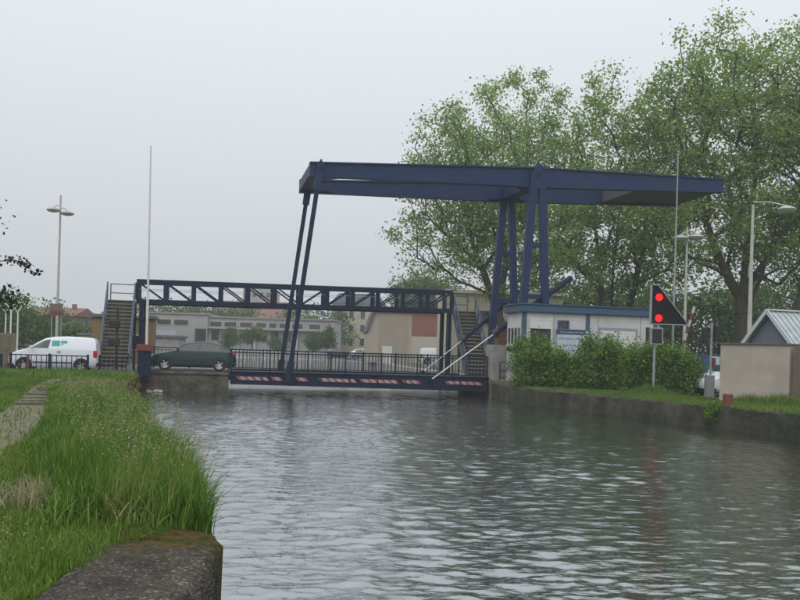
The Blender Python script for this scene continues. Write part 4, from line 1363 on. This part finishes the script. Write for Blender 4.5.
MB().box((0, 0, -0.9), (8, 12, 16.2)).build('wall', GREYF, tw)
MB().box((2, 2, 16.2), (5, 8, 17.4)).build('lift_housing', GREYF, tw)
for z in range(6):
    for x in range(4):
        bwin(tw, 0.7 + x * 1.8, 1.9 + x * 1.8, 1.2 + z * 2.5, 2.6 + z * 2.5, 0, PFR)
lwb = thing('low_shed', 'low pale shed under the trees behind the white van', 'shed', (-29.5, 78, GZ), R(5))
MB().box((0, 0, -0.1), (9, 4, 2.2)).build('wall', LCONC, lwb)
MB().box((-0.2, -0.2, 2.203), (9.2, 4.2, 2.4)).build('roof', SLATE, lwb)
bwin(lwb, 1.2, 2.4, 0.9, 1.8, 0, PFR)
bwin(lwb, 5.2, 6.4, 0.9, 1.8, 0, PFR)


# ------------------------------------------------------------------ TREES
def leaf_quads(rg, centres, counts, cr, size, flat=0.8, narrow=0.75):
    C = np.repeat(centres, counts, axis=0)
    n = len(C)
    rad = np.repeat(cr, counts)[:, None]
    off = rg.normal(0, 0.5, (n, 3)) * rad
    off[:, 2] *= flat
    P = C + off
    nrm = rg.normal(0, 1, (n, 3)) + np.array([0, 0, 0.7])
    nrm /= np.linalg.norm(nrm, axis=1, keepdims=True)
    t = np.cross(nrm, rg.normal(0, 1, (n, 3)))
    t /= np.linalg.norm(t, axis=1, keepdims=True) + 1e-9
    b = np.cross(nrm, t)
    s = (size * rg.uniform(0.6, 1.25, n))[:, None] * 0.5
    V = np.stack([P - t * s, P - b * s * narrow + nrm * s * 0.15, P + t * s, P + b * s * narrow + nrm * s * 0.15], 1).reshape(-1, 3)
    F = np.arange(n * 4).reshape(n, 4)
    return V, F


def crown_points(rg, ells, n, shell=2.0, gap=0.0):
    vol = np.array([e[3] * e[4] * e[5] for e in ells])
    vol = vol / vol.sum()
    pts = []
    tries = 0
    while len(pts) < n and tries < n * 40:
        tries += 1
        e = ells[rg.choice(len(ells), p=vol)]
        d = rg.normal(0, 1, 3)
        d /= np.linalg.norm(d)
        r = rg.uniform(0, 1) ** (1 / (3 * shell)) * rg.uniform(0.82, 1.12)
        p = np.array(e[:3]) + d * r * np.array(e[3:6])
        if gap and pts and min(np.sum((np.array(pts) - p) ** 2, 1)) < gap * gap:
            continue
        pts.append(p)
    return np.array(pts)


def tree(name, label, loc, stem, ells, n, per, leaf, clump, r0, seed, group=None, lm=None, bark=None, gap=0.0, cat='tree', shell=1.0, tip=0.018, flat=0.8):
    """stem: trunk polylines (local), ells: crown ellipsoids (local)"""
    rg = np.random.default_rng(seed)
    lm = lm or LEAF_PLANE
    bark = bark or BARK
    root = thing(name, label, cat, loc, 0, group)
    pts = crown_points(rg, ells, n, shell, gap)
    nodes, par = [], []
    for s in stem:
        prev = -1
        if nodes and s is not stem[0]:
            d = [np.linalg.norm(q - np.array(s[0])) for q in nodes]
            prev = int(np.argmin(d))
        for a, b in zip(s[:-1], s[1:]):
            a, b = np.array(a, float), np.array(b, float)
            k = max(2, int(np.linalg.norm(b - a) / 0.9))
            for i in range(k):
                if prev >= 0 and i == 0 and s is not stem[0] and np.allclose(a, np.array(s[0])):
                    continue
                q = a + (b - a) * i / k + rg.normal(0, 0.05, 3) * (1 if i else 0)
                nodes.append(q)
                par.append(prev)
                prev = len(nodes) - 1
        nodes.append(np.array(s[-1], float))
        par.append(prev)
    base_n = len(nodes)
    zmin = max(0.12 * max(s[-1][2] for s in stem), min(p[2] for p in pts) - 3.0)
    cen = np.mean([nd for nd in nodes], axis=0)
    order = np.argsort(np.linalg.norm((pts - cen) * np.array([1, 1, 0.6]), axis=1))
    tips = []
    for i in order:
        p = pts[i]
        A = np.array(nodes)
        d = p - A
        dist = np.linalg.norm(d, axis=1)
        hor = np.linalg.norm(d[:, :2], axis=1)
        cost = dist + 1.6 * np.maximum(0, 0.45 * hor - d[:, 2]) + 4.0 * (A[:, 2] < zmin)
        j = int(np.argmin(cost))
        a = A[j]
        k = max(2, int(dist[j] / 1.1))
        prev = j
        bow = np.array([0, 0, 0.10 * dist[j]])
        for q in range(1, k + 1):
            t = q / k
            c = a + (p - a) * t + bow * 4 * t * (1 - t) * 0.5 + (rg.normal(0, 0.06, 3) * dist[j] * 0.4 if q < k else 0)
            nodes.append(c)
            par.append(prev)
            prev = len(nodes) - 1
        tips.append(prev)
    m = np.zeros(len(nodes))
    m[tips] = tip ** 2.2
    for i in range(len(nodes) - 1, -1, -1):
        if m[i] == 0:
            m[i] = (tip * 0.7) ** 2.2
        if par[i] >= 0:
            m[par[i]] += m[i]
    rad = m ** (1 / 2.2)
    sc = r0 / rad[0]
    rad = np.maximum(rad * sc, tip) if sc > 1 else np.maximum(rad * sc, tip * 0.8)
    mb = MB()
    for i in range(len(nodes)):
        if par[i] >= 0:
            n_s = 10 if rad[i] > 0.15 else (6 if rad[i] > 0.05 else 4)
            ra = rad[par[i]] if par[par[i]] < 0 or rad[par[i]] < rad[i] * 1.35 else rad[i] * 1.2
            mb.tube([nodes[par[i]], nodes[i]], [ra, rad[i]], n_s, cap=False)
    # root flare
    mb.tube([np.array(stem[0][0]) + np.array([0, 0, -0.3]), np.array(stem[0][0]) + np.array([0, 0, 0.7])], [r0 * 1.45, r0], 12, cap=False)
    me = mb.mesh('trunk', bark, False, normals=False)
    me.polygons.foreach_set('use_smooth', [True] * len(me.polygons))
    link('trunk', me, root)
    cnt = np.maximum(4, rg.normal(per, per * 0.35, len(pts)).astype(int))
    V, F = leaf_quads(rg, pts, cnt, clump * rg.uniform(0.7, 1.25, len(pts)), leaf, flat)
    from_np('crown', V, F, lm, root)
    return root


G1 = 'plane trees along the right bank'
def up(k, L):
    return [tuple(c * k for c in e) for e in L]


tree('plane_tree', 'big plane tree with a thick forked trunk behind the right lamp', (22.6, 56.5, GZ),
     [up(1.15, q) for q in [[(0, 0, 0), (0.1, 0, 2.5), (0.0, 0, 5.0), (0.3, 0, 8.5), (0.6, 0, 13), (0.4, 0.2, 18)], [(0.0, 0, 4.6), (-1.6, -0.3, 7.5), (-2.8, 0, 11), (-4, 0.3, 15)], [(0.0, 0, 5.2), (1.6, 0.3, 7.5), (3.0, 0.3, 10.5), (4, 0.5, 14)], [(0.1, 0, 4.0), (0.6, -1.6, 6.8), (0.8, -3, 10)]]],
     up(1.15, [(0, 0, 13.7, 6.0, 5.5, 7.3), (-2.6, 0, 10, 4.6, 4.5, 4.2), (3.5, 0, 11.5, 4.6, 4.5, 6.0), (-1.8, 0, 16.5, 4.4, 4, 4.2)]), 340, 150, 0.22, 1.15, 0.46, 21, G1, gap=0.8)
tree('plane_tree', 'plane tree at the right edge, its limbs forking low to the right', (26.0, 55.0, GZ),
     [up(1.15, q) for q in [[(-1.2, 0, 0), (-1.0, 0, 2.5), (0.0, 0, 4.6), (1.5, 0, 7), (2.6, 0, 10), (3.4, 0, 15)], [(-0.4, 0, 3.8), (0.2, 0.3, 7), (0.0, 0, 11), (0.4, 0, 15)]]],
     up(1.15, [(3.0, 0, 13.5, 5.6, 5, 7.6), (1.5, 0, 8.8, 4.5, 4, 3.0)]), 240, 150, 0.22, 1.15, 0.33, 22, G1, gap=0.8)
tree('plane_tree', 'plane tree with several slender stems behind the cabin roof', (15.6, 62, GZ),
     [[(0, 0, 0), (0.3, 0, 2.5), (1.2, 0, 6), (2.0, 0, 10), (2.2, 0, 15), (2, 0, 19)], [(0.1, 0, 1.2), (-0.9, 0, 4), (-1.2, 0.2, 8), (-1.8, 0.2, 13), (-2, 0, 17)], [(0.1, 0, 1.0), (-0.2, 0.3, 5), (-0.1, 0.3, 9), (0.2, 0, 14)]],
     [(0.5, 0, 14.0, 5.8, 5, 8.2), (-1.5, 0, 9.5, 4.4, 4, 4.4), (3.4, 0, 14, 4.4, 4, 6.4), (1.0, 0, 19.6, 3.4, 3, 3.4)], 250, 140, 0.225, 1.08, 0.30, 23, G1, gap=0.8)
tree('plane_tree', 'plane tree leaning left behind the bridge pylons', (8.6, 66, GZ),
     [[(0, 0, 0), (-0.2, 0, 2.5), (-1.6, 0, 6), (-3.2, 0, 10), (-4.3, 0, 14), (-4.6, 0, 18)], [(-1.0, 0, 4.5), (-0.5, 0.5, 9), (-1.2, 0.5, 14), (-1.0, 0, 19)], [(-2.6, 0, 8.6), (-5, 0.2, 10.5), (-7.2, 0, 12.5)]],
     [(-3.3, 0, 15.0, 5.2, 5, 7.4), (-5.4, 0, 12.6, 4.2, 4, 5.6), (-1.2, 0, 11, 4.4, 4, 5.4)], 250, 125, 0.225, 1.05, 0.36, 24, G1, gap=0.8)
tree('plane_tree', 'tall upright plane tree with a pale stem seen between the pylon legs', (9.9, 69, GZ),
     [[(0, 0, 0), (0, 0, 4), (0.2, 0, 9), (-0.1, 0, 15), (-0.2, 0, 22)]],
     [(-0.2, 0, 18.4, 4.4, 4, 7.0), (0.8, 0, 11, 4.8, 4, 5.5), (3.2, 0, 15.5, 3.9, 4, 6.4)], 180, 120, 0.225, 1.0, 0.24, 25, G1, gap=0.8)
# lower wood behind the cabin
G2 = 'lower trees filling the background on the right'
lows = ((14, 84, 8.5, 'round low tree far behind the middle of the cabin roof'), (19.5, 80, 9.0, 'round low tree far behind the right end of the cabin'), (25, 84, 9.5, 'round low tree far behind the striped barrier'),
        (30, 80, 10.0, 'round low tree far behind the big plane trunk'), (36, 82, 10.5, 'round low tree far behind the metal shed roof'), (41.5, 80, 11, 'round low tree at the far right edge'))
for i, (x, y, h, lb) in enumerate(lows):
    tree('broadleaf_tree', lb, (x, y, 1.0 if y > 83 else GZ), [[(0, 0, 0), (0.1, 0, h * .3), (0, 0, h * .75)]], [(0, 0, h * .52, 4.0, 3.5, h * .45), (0.5, 0, h * .28, 3.6, 3, h * .22)], 110, 56, 0.40, 1.5, 0.22, 40 + i, G2, LEAF_FAR, gap=0.7, tip=0.03)
# tree behind the truss
tree('broadleaf_tree', 'dense round green tree rising behind the right part of the footbridge', (3.4, 116, 1.0), [[(0, 0, 0), (0, 0, 4), (0, 0, 10)]],
     [(-0.3, 0, 8.6, 4.8, 4, 3.4), (-2.0, 0, 7.0, 3.0, 3, 2.6), (2.6, 0, 7.4, 3.0, 3, 2.8)], 150, 80, 0.36, 1.4, 0.28, 60, None, LEAF_FAR, gap=0.6, tip=0.03)
# background trees: left, behind the long building
G3 = 'trees in the haze on the left'
for i, (x, y, h, w, lb) in enumerate(((-40.5, 84, 6.6, 3.4, 'hazy green tree at the left edge behind the small lamps'), (-38.2, 82, 6.4, 2.8, 'hazy green tree behind the van bonnet'), (-36.8, 88, 5.4, 2.2, 'hazy green tree left of the tall lamp post'),
                                      (-32.0, 84, 3.1, 1.7, 'low bushy tree behind the van roof'), (-29.2, 84, 3.4, 1.7, 'low bushy tree just left of the stairs'), (-45.5, 96, 6.8, 3.4, 'hazy green tree half cut off by the left edge'))):
    tree('broadleaf_tree', lb, (x, y, GZ), [[(0, 0, 0), (0, 0, h * .35), (0, 0, h * .75)]], [(0, 0, h * .58, w, w, h * .40), (w * .3, 0, h * .36, w * .8, w, h * .28)], 70, 60, 0.32, 1.1, 0.16, 70 + i, G3, LEAF_FAR, gap=0.5, tip=0.03)
G4 = 'tree crowns above the long grey building'
for i, (x, h, lb) in enumerate(((-43.5, 8.0, 'far tree above the left end of the grey building'), (-38, 8.6, 'far tree above the garage of the grey building'), (-32.5, 8.2, 'far tree above the middle of the grey building'), (-27.5, 7.6, 'far tree right of the building step'), (-17.5, 8.4, 'far tree right of the hanger rods'), (-13, 8.0, 'far tree beside the beige apartment block'))):
    tree('broadleaf_tree', lb, (x, 146, 1.85), [[(0, 0, -0.9), (0, 0, h * .35), (0, 0, h * .7)]], [(0, 0, h * .6, 3.8, 3, h * .38), (1.0, 0, h * .35, 3.4, 3, h * .22)], 60, 46, 0.5, 1.5, 0.2, 80 + i, G4, LEAF_FAR, gap=0.6, tip=0.04)
for i, (x, rx, rz, z, lb, tr) in enumerate(((-20.0, 1.6, 1.15, 2.0, 'clipped round tree on a short stem on the far quay', 0.9), (-23.2, 1.3, 1.35, 1.5, 'taller loose shrub left of the clipped round tree', 0.3), (-16.5, 1.3, 0.8, 0.9, 'low yellowish shrub right of the clipped round tree', 0.2),
                                            (-11.6, 1.3, 1.2, 1.35, 'round shrub left of the far parked cars', 0.3), (-9.6, 0.9, 1.6, 1.9, 'upright dark shrub just left of the beige block', 0.4), (-37.2, 1.5, 1.4, 1.6, 'round bush by the barrier cabinet on the far quay', 0.4))):
    tree('shrub', lb, (x, 115, 1.88), [[(0, 0, -0.9), (0, 0, tr), (0, 0, z)]], [(0, 0, z, rx, 1.2, rz)], 46, 60, 0.22, 0.55, 0.10, 100 + i, 'shrubs on the far quay', LEAF_FAR, gap=0.2, cat='shrub', tip=0.02)

# tree reaching in from the left edge
lt = tree('broadleaf_tree', 'dark leaved near tree reaching in at the left edge', (-14.2, 22.3, GZ), [[(0, 0, 0), (0.1, 0, 2.0), (0.2, 0, 4.5)]], [(0, 0, 4.9, 2.9, 3.0, 2.2), (2.2, -0.3, 2.72, 2.1, 1.2, 0.42)], 190, 30, 0.13, 0.5, 0.16, 120, None, LEAF_DARK, gap=0.3, tip=0.008)
tw_pts = [(2.6, -0.3, 3.55), (3.6, -0.3, 3.52), (4.15, -0.3, 3.58), (4.5, -0.3, 3.46), (4.72, -0.3, 3.20)]
m = MB().tube(tw_pts, [0.018, 0.014, 0.010, 0.008, 0.004], 6)
m.build('drooping_branch', BARK, lt)
rg = np.random.default_rng(5)
cs = []
for a, b in zip(tw_pts[:-1], tw_pts[1:]):
    for k in range(7):
        cs.append(np.array(a) + (np.array(b) - np.array(a)) * rg.uniform() + np.array([0, 0, 0.02]))
V, F = leaf_quads(rg, np.array(cs), np.full(len(cs), 5), np.full(len(cs), 0.14), 0.11, 0.8)
from_np('branch_leaves', V, F, LEAF_DARK, lt)

tw2 = [(2.2, -0.3, 2.75), (3.2, -0.3, 2.85), (3.9, -0.3, 2.72), (4.35, -0.3, 2.55)]
MB().tube(tw2, [0.02, 0.015, 0.010, 0.005], 6).build('drooping_branch', BARK, lt)
cs = []
for a, b in zip(tw2[:-1], tw2[1:]):
    for k in range(16):
        cs.append(np.array(a) + (np.array(b) - np.array(a)) * rg.uniform() + np.array([0, rg.normal(0, 0.1), rg.normal(-0.05, 0.12)]))
V, F = leaf_quads(rg, np.array(cs), np.full(len(cs), 7), np.full(len(cs), 0.22), 0.11, 0.8)
from_np('branch_leaves', V, F, LEAF_DARK, lt)

# ------------------------------------------------------------------ HEDGE in front of the cabin: separate shrubs grown together
hedge = ((6.35, 40.2, 1.05, 2.25, 'left end shrub of the hedge before the cabin window'), (7.9, 39.7, 1.05, 1.62, 'hedge shrub below the notice board'), (9.4, 39.0, 1.05, 2.2, 'tall hedge shrub below the cabin door'),
         (10.75, 38.2, 1.05, 2.0, 'hedge shrub directly behind the navigation signal'), (12.1, 37.3, 1.0, 1.8, 'right end shrub of the hedge beside the parked car'))
for i, (x, y, r, h, lb) in enumerate(hedge):
    hr = random.Random(i + 3)
    shoots = [(hr.uniform(-.8, .8), hr.uniform(-.4, .4), h * hr.uniform(.72, .98), .22, .22, .42) for _ in range(7)]
    tree('hedge_shrub', lb, (x, y, GZ), [[(0, 0, 0), (0.05, 0, 0.5), (0, 0, h * .7)]], [(0, 0, h * .48, r, 0.9, h * .42), (-0.35, 0.1, h * .62, r * .6, 0.7, h * .33), (0.45, -0.1, h * .52, r * .7, .75, h * .40), (0, -0.15, h * .22, r * 1.05, 0.85, h * .24)] + shoots * 3,
         300, 50, 0.11, 0.34, 0.06, 140 + i, 'shrubs of the hedge before the cabin', LEAF_HEDGE, gap=0.11, cat='shrub', tip=0.006, flat=1.15)
tree('weed_clump', 'leafy weed clump growing out of the right quay wall', (10.35, 27.95, GZ - 0.25), [[(0.1, 0.1, 0), (-0.05, -0.03, 0.15), (-0.1, -0.05, 0.4)]], [(-0.08, -0.05, 0.1, 0.22, 0.22, 0.3)], 22, 22, 0.07, 0.16, 0.02, 160, None, LEAF_HEDGE, cat='plant', tip=0.004)


# ------------------------------------------------------------------ GRASS
def edge_x(y):
    ys = [p[1] for p in LEFT]
    xs = [p[0] for p in LEFT]
    return np.interp(y, ys, xs)


def blades(name, rg, X, Y, Z, H, W, lean, bias, m, seg=3):
    n = len(X)
    ang = rg.uniform(0, 2 * math.pi, n)
    dx, dy = np.cos(ang), np.sin(ang)
    la = np.abs(rg.normal(0, lean, n))
    lx = dx * la + bias[0]
    ly = dy * la + bias[1]
    wa = rg.uniform(0, math.pi, n)
    wx, wy = np.cos(wa), np.sin(wa) * 0.6
    rows = []
    for i in range(seg + 1):
        t = i / seg
        cx = X + lx * H * t ** 1.9
        cy = Y + ly * H * t ** 1.9
        cz = Z + H * t * (1 - 0.22 * np.minimum(1.5, np.hypot(lx, ly)) * t)
        if i < seg:
            w = W * (1 - 0.55 * t)
            rows.append(np.stack([cx - wx * w, cy - wy * w, cz], -1))
            rows.append(np.stack([cx + wx * w, cy + wy * w, cz], -1))
        else:
            rows.append(np.stack([cx, cy, cz], -1))
    k = 2 * seg + 1
    V = np.stack(rows, 1).reshape(-1, 3)
    base = np.arange(n)[:, None] * k
    tris = []
    for i in range(seg - 1):
        a = 2 * i
        tris += [[a, a + 1, a + 3], [a, a + 3, a + 2]]
    tris.append([2 * seg - 2, 2 * seg - 1, 2 * seg])
    F = (base[:, :, None] + np.array(tris)[None]).reshape(-1, 3)
    o = from_np(name, V, F, m)
    return o, np.stack(rows[-1:], 1)[:, 0]


def stuff(o, label, cat):
    o['kind'] = 'stuff'
    o['label'] = label
    o['category'] = cat
    return o


def vnoise(x, y, s, seed):
    r = np.random.default_rng(seed)
    v = np.zeros_like(x)
    for k in range(6):
        a = r.uniform(0, 6.28)
        f = s * r.uniform(0.6, 1.8)
        v += np.sin(f * (x * math.cos(a) + y * math.sin(a)) + r.uniform(0, 6.28))
    return v / 6


rg = np.random.default_rng(31)
n = 62000
Y = 6.5 * (37 / 6.5) ** rg.uniform(0, 1, n)
wid = np.interp(Y, [6.5, 7.5, 10, 20, 30, 37], [1.0, 1.4, 1.6, 1.75, 2.0, 2.2])
s = rg.uniform(0, 1, n) ** 0.9
X = edge_x(Y) - 0.03 - np.interp(Y, [7, 20, 30], [0, 0.25, 0.45]) - s * wid
kp = Y > 6.72 + 0.28 * vnoise(X, Y, 5.0, 12) + 0.25 * s
X, Y, s = X[kp], Y[kp], s[kp]
n = len(X)
H = (0.50 + 0.22 * vnoise(X, Y, 1.6, 2)) * rg.uniform(0.45, 1.15, n) * np.interp(s, [0, 0.5, 0.85, 1], [1.05, 1.05, 0.7, 0.35]) * np.interp(Y, [6.5, 7.2, 9, 15, 21, 26, 37], [0.55, 0.95, 1.1, 1.0, 0.8, 0.4, 0.3])
W = 0.0042 * (1 + Y / 14)
o, tips = blades('tall_grass', rg, X, Y, np.full(n, GZ + 0.015), H, W, 0.34, (0.13, -0.03), GRASS_T, 4)
stuff(o, 'tall green grass overhanging the left canal wall', 'grass')
n = 3800
Y = 6.7 * (24 / 6.7) ** rg.uniform(0, 1, n)
X = edge_x(Y) - 0.05 - rg.uniform(0, 1, n) * np.interp(Y, [6.5, 10, 24], [1.3, 1.6, 1.8])
kp = vnoise(X, Y, 3.0, 15) > 0.05
X, Y = X[kp], Y[kp]
n = len(X)
o, _ = blades('broad_weeds', rg, X, Y, np.full(n, GZ + 0.015), rg.uniform(0.15, 0.40, n), rg.uniform(0.006, 0.012, n), 0.8, (0.05, 0), GRASS_T, 4)
stuff(o, 'broad leaved weeds among the tall grass', 'weeds')
n = 1200
X = rg.normal(-3.05, 0.32, n)
Y = rg.normal(7.9, 0.3, n)
o, _ = blades('dead_grass', rg, X, Y, np.full(n, GZ + 0.01), rg.uniform(0.10, 0.30, n), np.full(n, 0.006), 0.9, (0, 0), SEED, 3)
stuff(o, 'patch of dry brown grass beside the tall grass', 'grass')
# flowering stems with pale heads
n = 1000
Y = 6.9 * (25 / 6.9) ** rg.uniform(0, 1, n)
wid = np.interp(Y, [6.5, 10, 20, 37], [0.9, 1.3, 1.5, 1.6])
X = edge_x(Y) - 0.02 - np.interp(Y, [7, 20, 30], [0, 0.3, 0.5]) - rg.uniform(0, 1, n) * wid
n2 = 22
X[:n2] = rg.uniform(-2.75, -2.3, n2)
Y[:n2] = rg.uniform(4.9, 5.6, n2)
H = rg.uniform(0.55, 0.92, n) * np.interp(Y, [7, 16, 25], [1, 0.95, 0.6])
H[:n2] = rg.uniform(0.2, 0.5, n2)
o, tips = blades('flowering_stems', rg, X, Y, np.full(n, GZ + 0.015), H, np.full(n, 0.0016) * (1 + Y / 10), 0.22, (0.14, -0.02), GRASS_T, 4)
stuff(o, 'pale dry flowering stems standing above the tall grass', 'grass')
k = 7
T = np.repeat(tips, k, 0)
sd = np.repeat(1 + Y / 16, k)
T = T + np.stack([rg.normal(0, 0.008, n * k) * sd, rg.normal(0, 0.008, n * k) * sd, rg.uniform(-0.16, 0.02, n * k)], -1)
V, F = leaf_quads(rg, T, np.ones(len(T), int), np.full(len(T), 0.01), 0.017 * sd, 2.0, 0.4)
stuff(from_np('seed_heads', V, F, SEED), 'pale seed heads at the tips of the tall grass', 'grass')

# mown lawn beside the path
n = 150000
Y = 4.6 * (39 / 4.6) ** rg.uniform(0, 1, n)
X = edge_x(np.maximum(Y, 6.45)) + 0.2 - rg.uniform(0, 1, n) * np.interp(Y, [4.6, 10, 39], [4.5, 7.5, 15])
pc = np.interp(Y, [p[1] for p in pth], [p[0] for p in pth])
slab_edge = np.interp(Y, [4.2, 5.0, 6.0, 6.5, 6.9], [-2.1, -2.08, -1.98, -1.85, -1.6]) + vnoise(X, Y, 7, 9) * 0.10
keep = ~((np.abs(X - pc) < 0.48) & (rg.uniform(0, 1, n) < 0.88)) & ~((Y < 7.0) & (X > slab_edge)) & (X < edge_x(Y) - 0.05)
X, Y = X[keep], Y[keep]
n = len(X)
H = (0.085 + 0.05 * vnoise(X, Y, 2.0, 5)) * rg.uniform(0.5, 1.4, n) * (1 + 0.4 * (Y > 25))
o, _ = blades('lawn_grass', rg, X, Y, np.full(n, GZ), H, 0.0042 * (1 + Y / 9), 0.5, (0, 0), GRASS_S, 2)
stuff(o, 'short mown grass on the left bank beside the path', 'grass')

# grass on the right quay
n = 42000
t = rg.uniform(0, 1, n)
p0, p1 = np.array([5.3, 40.0]), np.array([13.6, 20.0])
d = (p1 - p0) / np.linalg.norm(p1 - p0)
nr = np.array([-d[1], d[0]])
s = rg.uniform(0.10, 4.0, n)
X = p0[0] + (p1 - p0)[0] * t + nr[0] * s
Y = p0[1] + (p1 - p0)[1] * t + nr[1] * s
tuft = np.exp(-((X - 10.4) ** 2 + (Y - 35.2) ** 2) / 0.6) + np.exp(-((X - 13.2) ** 2 + (Y - 29.2) ** 2) / 0.5) + 0.7 * np.exp(-((X - 12.4) ** 2 + (Y - 30.2) ** 2) / 0.3)
keep = (vnoise(X, Y, 1.5, 6) > -0.45) | (tuft > 0.2)
X, Y, tuft = X[keep], Y[keep], tuft[keep]
n = len(X)
H = (0.10 + 0.04 * vnoise(X, Y, 2.2, 8) + 0.42 * np.minimum(tuft, 1)) * rg.uniform(0.5, 1.3, n)
o, _ = blades('quay_grass', rg, X, Y, np.full(n, GZ + 0.01), H, np.full(n, 0.018), 0.45, (0, 0), GRASS_S, 2)
stuff(o, 'short grass and tufts along the top of the right quay', 'grass')
# rough grass at the left bridge approach
n = 16000
X = rg.uniform(-24, -12.2, n)
Y = rg.uniform(34, 41.2, n)
keep = (X < edge_x(Y) - 0.1) & ((Y - 42.5) * CA - (X + 5) * SA < -0.35)
X, Y = X[keep], Y[keep]
n = len(X)
H = (0.26 + 0.10 * vnoise(X, Y, 1.4, 4)) * rg.uniform(0.5, 1.3, n)
o, _ = blades('rough_grass', rg, X, Y, np.full(n, GZ), H, np.full(n, 0.02), 0.4, (0, 0), GRASS_T, 3)
stuff(o, 'rough unmown grass before the low railings on the left', 'grass')

# ------------------------------------------------------------------ HAZE
hz = MB().box((-760, -62, -2.6), (760, 1260, 27.5)).mesh('haze', None)
hm = bpy.data.materials.new('haze_air')
hm.use_nodes = True
hn = hm.node_tree
hn.nodes.clear()
ho = hn.nodes.new('ShaderNodeOutputMaterial')
pv = hn.nodes.new('ShaderNodeVolumePrincipled')
pv.inputs['Color'].default_value = (0.93, 0.96, 1.0, 1)
pv.inputs['Density'].default_value = 0.0009
pv.inputs['Anisotropy'].default_value = 0.2
hn.links.new(pv.outputs[0], ho.inputs['Volume'])
hz.materials.append(hm)
struct(link('haze', hz), 'stuff')
